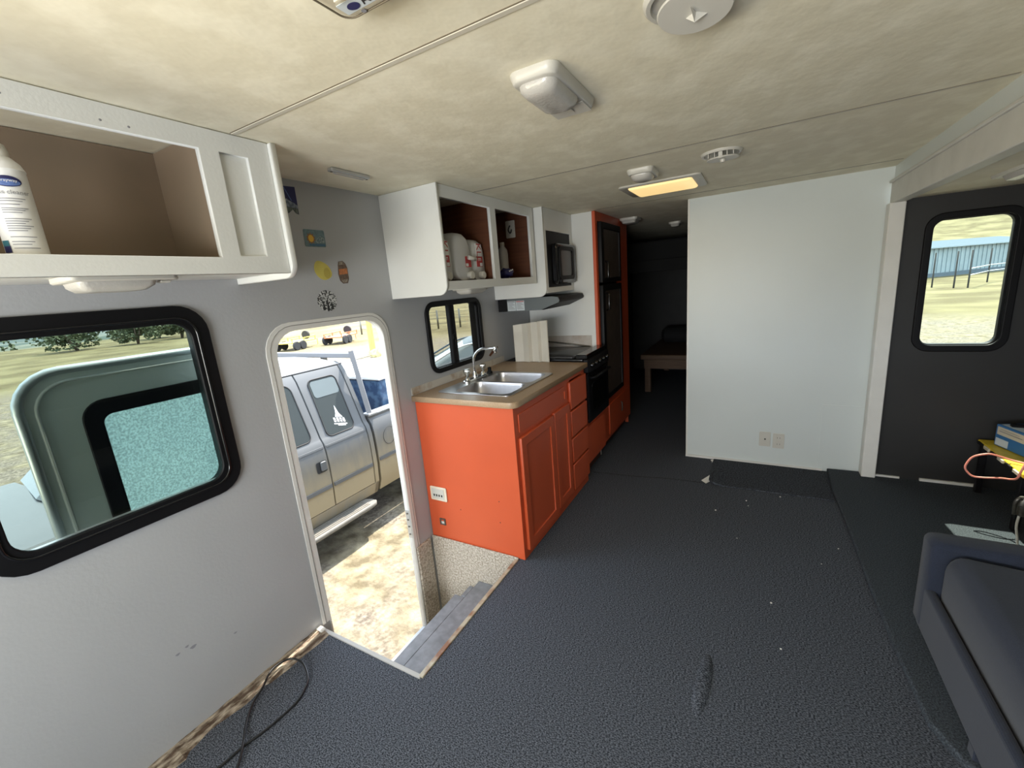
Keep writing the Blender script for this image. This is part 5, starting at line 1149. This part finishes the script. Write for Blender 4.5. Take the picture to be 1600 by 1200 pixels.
for s in (1, -1):
    xx = lambda w: -4.35+s*w
    tube('window_rail', M_CHROME if s > 0 else M_SEDAN, spline([(xx(0.825), 5.80, 0.005), (xx(0.79), 6.10, 0.16), (xx(0.735), 6.45, 0.315), (xx(0.68), 6.80, 0.385), (xx(0.67), 7.6, 0.40), (xx(0.68), 8.45, 0.385), (xx(0.76), 9.0, 0.23), (xx(0.83), 9.40, 0.005)], 5), 0.022, gh, 6)
    tube('belt_rail', M_CHROME if s > 0 else M_SEDAN, [(xx(0.835), 5.75, 0.0), (xx(0.84), 7.6, 0.01), (xx(0.835), 9.45, 0.0)], 0.016, gh, 6)
    tube('door_pillar', M_SEDAN, [(xx(0.83), 7.55, 0.0), (xx(0.68), 7.62, 0.40)], 0.03, gh, 6)
    for y in (6.10, 8.95):
        w = lathe('wheel', M_TIRE, [(0.15, -0.10), (0.30, -0.10), (0.325, -0.07), (0.325, 0.07), (0.30, 0.10), (0.15, 0.10)], (xx(0.80), y, G+0.326), 'x', sd, 28)
        lathe('rim', M_ALU, [(0, -0.09), (0.18, -0.09), (0.19, -0.105), (0.19, 0.105), (0.18, 0.09), (0, 0.09)], (xx(0.80), y, G+0.326), 'x', w, 20)
bmx = box('steering_wheel_shape', M_BLACK, -3.9, -3.88, 6.3, 6.5, 0.02, 0.10, sd)

sd.location = (-3.216, 8.44, G); sd.rotation_euler = (0, 0, -0.927)
# ------------------------------------------------------------------ yard: trailers, pole, fence, shed, trees
def utility_trailer(x, y, yawd, m, label):
    z = terr(x, y); t = thing('utility_trailer', label, 'trailer', (x, y, z), None)
    R_ = Matrix.Translation((x, y, z)) @ Matrix.Rotation(math.radians(yawd), 4, 'Z') @ Matrix.Scale(0.72, 4)
    def P(bm, name, mm, par=t, sm=False):
        bm.transform(R_); return finish(bm, name, mm, par, sm)
    b = bmesh.new(); bx(b, -1.3, 1.3, -0.75, 0.75, 0.52, 0.60, 0.01); P(b, 'deck', m)
    b = bmesh.new(); tube_bm(b, [(1.3, 0.5, 0.55), (2.4, 0, 0.52), (1.3, -0.5, 0.55)], 0.045, 6); tube_bm(b, [(2.35, 0, 0.52), (2.35, 0, 0.02)], 0.03, 6); P(b, 'drawbar', m)
    b = bmesh.new()
    for (ya, yb) in ((-0.76, -0.70), (0.70, 0.76)): bx(b, -1.3, 1.3, ya, yb, 0.80, 0.86)
    for xx in (-1.25, 0, 1.25):
        for yy in (-0.73, 0.73): bx(b, xx-0.03, xx+0.03, yy-0.03, yy+0.03, 0.60, 0.86)
    P(b, 'side_rail', m)
    for xx in (-1.0, -0.32):
        for yy in (-0.85, 0.85):
            b = bmesh.new(); lathe_bm(b, [(0.16, -0.09), (0.30, -0.09), (0.33, -0.06), (0.33, 0.06), (0.30, 0.09), (0.16, 0.09)], (xx, yy, 0.331), 'y', 20); w = P(b, 'wheel', M_TIRE)
            b = bmesh.new(); lathe_bm(b, [(0, -0.05), (0.17, -0.06), (0.17, 0.06), (0, 0.05)], (xx, yy, 0.331), 'y', 14); P(b, 'rim', M_ALU, w)
    b = bmesh.new(); tube_bm(b, [(1.15, 0.0, 0.95+0.0), ], 0.01) if False else lathe_bm(b, [(0.16, -0.08), (0.32, -0.08), (0.33, 0.0), (0.32, 0.08), (0.16, 0.08)], (1.15, 0.0, 0.94), 'x', 20); P(b, 'spare_wheel', M_TIRE)
    return t
utility_trailer(-20.3, 14.7, 105, mat('yellow_steel', (0.55, 0.42, 0.08, 1), 0.5), 'distant yellowish utility trailer, left one seen through the entry door')
utility_trailer(-19.3, 16.9, 112, mat('rust_steel', (0.50, 0.14, 0.05, 1), 0.5), 'distant orange-red utility trailer, right one seen through the entry door')
t = thing('utility_pole', 'yellowish wooden pole standing in the yard beyond the truck', 'pole', (-12.5, 12.92, G))
lathe('shaft', mat('pole_wood', (0.42, 0.30, 0.10, 1), 0.8, var=0.2, vscale=6, stretch=(6, 6, 0.6)), [(0.13, -0.1), (0.11, 3.0), (0.10, 6.5), (0, 6.5)], (-12.5, 12.92, G), 'z', t, 16)
b = bmesh.new(); bx(b, -13.2, -11.8, 12.88, 12.96, G+5.9, G+6.02, 0.01); finish(b, 'cross_arm', MATS['pole_wood'], t)
for i, (x, y, s) in enumerate(((-12.0, 12.6, 0.22), (-12.9, 13.3, 0.18))):
    bm = bmesh.new(); bmesh.ops.create_icosphere(bm, subdivisions=2, radius=s)
    for v in bm.verts: v.co = v.co*(1+0.4*noise.noise(v.co*7+Vector((i*9, 0, 0)))); v.co += Vector((x, y, G+s*0.5))
    tag(finish(bm, 'weed_clump', mat('dry_weed', (0.40, 0.36, 0.17, 1), 0.9, var=0.3, vscale=30)), ('dry weed clump in front of the wooden pole', 'dry weed clump behind the wooden pole')[i], 'weeds')

# pale blue metal shed and the pipe fence before it, seen through the slide-out window
mat('weathered_pipe', (0.05, 0.05, 0.05, 1), 0.8, spec=0.1)
M_SHED = mat('pale_blue_metal', (0.20, 0.255, 0.29, 1), 0.45, var=0.08, vscale=0.9)
M_SHEDR = mat('grey_blue_roof', (0.10, 0.125, 0.15, 1), 0.95, spec=0.02)
pA, pB = Vector((11.0, 50.2, 0)), Vector((28.0, 67.0, 0)); dr = (pB-pA).normalized(); nr = Vector((-dr.y, dr.x, 0)); L = (pB-pA).length
t = thing('metal_shed', 'long pale blue metal shed seen through the slide-out window', 'shed', (pA+pB)/2+Vector((0, 0, G)))
MS = frame((pA.x, pA.y, G), dr, nr)
def loc(bm): bm.transform(MS); return bm
b = bmesh.new(); bx(b, 0, L, 0, 9, -1.0, 2.62); finish(loc(b), 'walls', M_SHED, t)
bm = bmesh.new(); R1 = [bm.verts.new(p) for p in ((-0.3, -0.3, 2.62), (L+0.3, -0.3, 2.62), (L+0.3, 4.5, 3.4), (-0.3, 4.5, 3.4))]; R2 = [bm.verts.new(p) for p in ((-0.3, 9.3, 2.62), (L+0.3, 9.3, 2.62))]
bm.faces.new(R1); bm.faces.new((R1[3], R1[2], R2[1], R2[0])); bm.faces.new((R1[0], R1[3], R2[0])); bm.faces.new((R1[1], R2[1], R1[2])); bm.faces.new((R1[0], R2[0], R2[1], R1[1]))
finish(loc(bm), 'roof', M_SHEDR, t)
b = bmesh.new(); bx(b, -0.35, L+0.35, -0.36, -0.31, 2.58, 2.66); finish(loc(b), 'gutter', M_SHED, t)
b = bmesh.new()
for k in range(int(L/0.6)): bx(b, k*0.6+0.25, k*0.6+0.31, -0.05, 0.0, 0.02, 2.58)
o = finish(loc(b), 'wall_ribs', M_SHED, t); o['kind'] = 'stuff'
b = bmesh.new(); bx(b, -0.05, L+0.05, -0.06, -0.001, -0.2, 0.35); finish(loc(b), 'skirting', M_SHEDR, t)
t = thing('pipe_fence', 'thin grey pipe fence with tall posts in front of the metal shed', 'fence', (13.5, 41.0, G))
pts = [(12.0, 39.5), (12.62, 37.9), (13.15, 37.5), (15.6, 42.5), (18.6, 46.5)]
for (x, y) in pts:
    b = bmesh.new(); tube_bm(b, [(x, y, terr(x, y)-0.1), (x, y, G+2.25)], 0.045, 8); finish(b, 'post', MATS['weathered_pipe'], t, True)
for (a, c_) in zip(pts[2:], pts[3:]):
    for z in (0.75, 1.15):
        b = bmesh.new(); tube_bm(b, [(a[0], a[1], G+z), (c_[0], c_[1], G+z)], 0.03, 6); finish(b, 'rail', M_ALU, t, True)
b = bmesh.new(); bx(b, 11.2, 12.6, 43.2, 44.4, terr(12, 43.8)-0.05, terr(12, 43.8)+0.35, 0.1); tag(finish(b, 'dark_tarp', M_GUN), 'low dark bundle on the ground left of the fence posts', 'bundle')
# wire fence on the field beyond the kitchen window
t = thing('wire_fence', 'sparse wire fence with dark posts on the dry field beyond the kitchen window', 'fence', (-16, 23.4, G))
fp = [(-22.0, 20.8), (-19.5, 21.9), (-17.0, 23.0), (-15.6, 23.6), (-14.5, 24.1), (-12.0, 25.2), (-9.5, 26.3)]
for (x, y) in fp:
    b = bmesh.new(); tube_bm(b, [(x, y, terr(x, y)-0.1), (x, y, terr(x, y)+1.25)], 0.06, 6); finish(b, 'post', M_GUN, t, True)
for z in (0.35, 0.7, 1.1): tube('wire', M_GUN, [(x, y, terr(x, y)+z) for x, y in fp], 0.012, t, 4)

# trees and bushes on the far edge of the field, seen through the big window
M_LEAFA = mat('juniper_leaf', (0.035, 0.052, 0.021, 1), 0.8, col2=(0.085, 0.105, 0.05, 1), vscale=1.4)
M_LEAFB = mat('olive_leaf', (0.05, 0.066, 0.028, 1), 0.8, col2=(0.105, 0.12, 0.06, 1), vscale=1.4)
M_BARK = mat('bark', (0.09, 0.065, 0.045, 1), 0.9)
def tree(x, y, w, h, label, m, seed):
    rnd = random.Random(seed); z = terr(x, y)
    t = thing('juniper_tree', label, 'tree', (x, y, z))
    b = bmesh.new()
    for k in range(3):
        a = rnd.uniform(0, 6.28); d = w*0.28*(k > 0)
        tube_bm(b, [(x, y, z-0.1), (x+d*0.4*math.cos(a), y+d*0.4*math.sin(a), z+h*0.3), (x+d*math.cos(a), y+d*math.sin(a), z+h*0.7)], [0.10*h/2.5, 0.07*h/2.5, 0.03], 6)
    finish(b, 'trunk', M_BARK, t, True)
    b = bmesh.new()
    clumps = [(rnd.uniform(-0.42, 0.42)*w, rnd.uniform(-0.42, 0.42)*w, h*rnd.uniform(0.30, 0.82), rnd.uniform(0.22, 0.36)*w) for _ in range(11)]
    for (cx_, cy_, cz_, cr_) in clumps:
        for _ in range(190):
            d = Vector((rnd.gauss(0, 1), rnd.gauss(0, 1), rnd.gauss(0, 0.75))).normalized()*cr_*rnd.uniform(0.65, 1.05)
            c_ = Vector((x+cx_+d.x, y+cy_+d.y, z+max(0.12*h, cz_+d.z*0.8)))
            s = rnd.uniform(0.05, 0.10)*h*0.42; n = Vector((rnd.gauss(0, 1), rnd.gauss(0, 1), rnd.gauss(0, 1))).normalized(); u = n.orthogonal().normalized(); v = n.cross(u)
            s *= 1.5
            b.faces.new([b.verts.new(c_+u*s+v*s*0.3), b.verts.new(c_+v*s), b.verts.new(c_-u*s), b.verts.new(c_-v*s*0.8)])
    o = finish(b, 'foliage', m, t)
tree(-50.2, 14.0, 3.4, 2.4, 'leftmost bushy green juniper on the dry field beyond the big window', M_LEAFA, 1)
tree(-49.0, 17.9, 2.5, 2.3, 'pale olive juniper right of the leftmost one beyond the big window', M_LEAFB, 2)
tree(-55.5, 22.2, 3.0, 3.2, 'tall juniper in the middle of the tree group beyond the big window', M_LEAFA, 3)
tree(-50.0, 22.0, 2.5, 2.6, 'olive green juniper near the right end of the tree group', M_LEAFB, 4)
tree(-54.0, 27.2, 3.2, 3.0, 'rightmost dark juniper of the tree group beyond the big window', M_LEAFA, 5)
tree(-120.0, 44.0, 9.0, 6.0, 'distant blue-green tree far behind the juniper group', M_LEAFA, 6)
tree(-118.0, 18.0, 9.0, 6.0, 'distant low tree in the valley left of the junipers', M_LEAFA, 7)
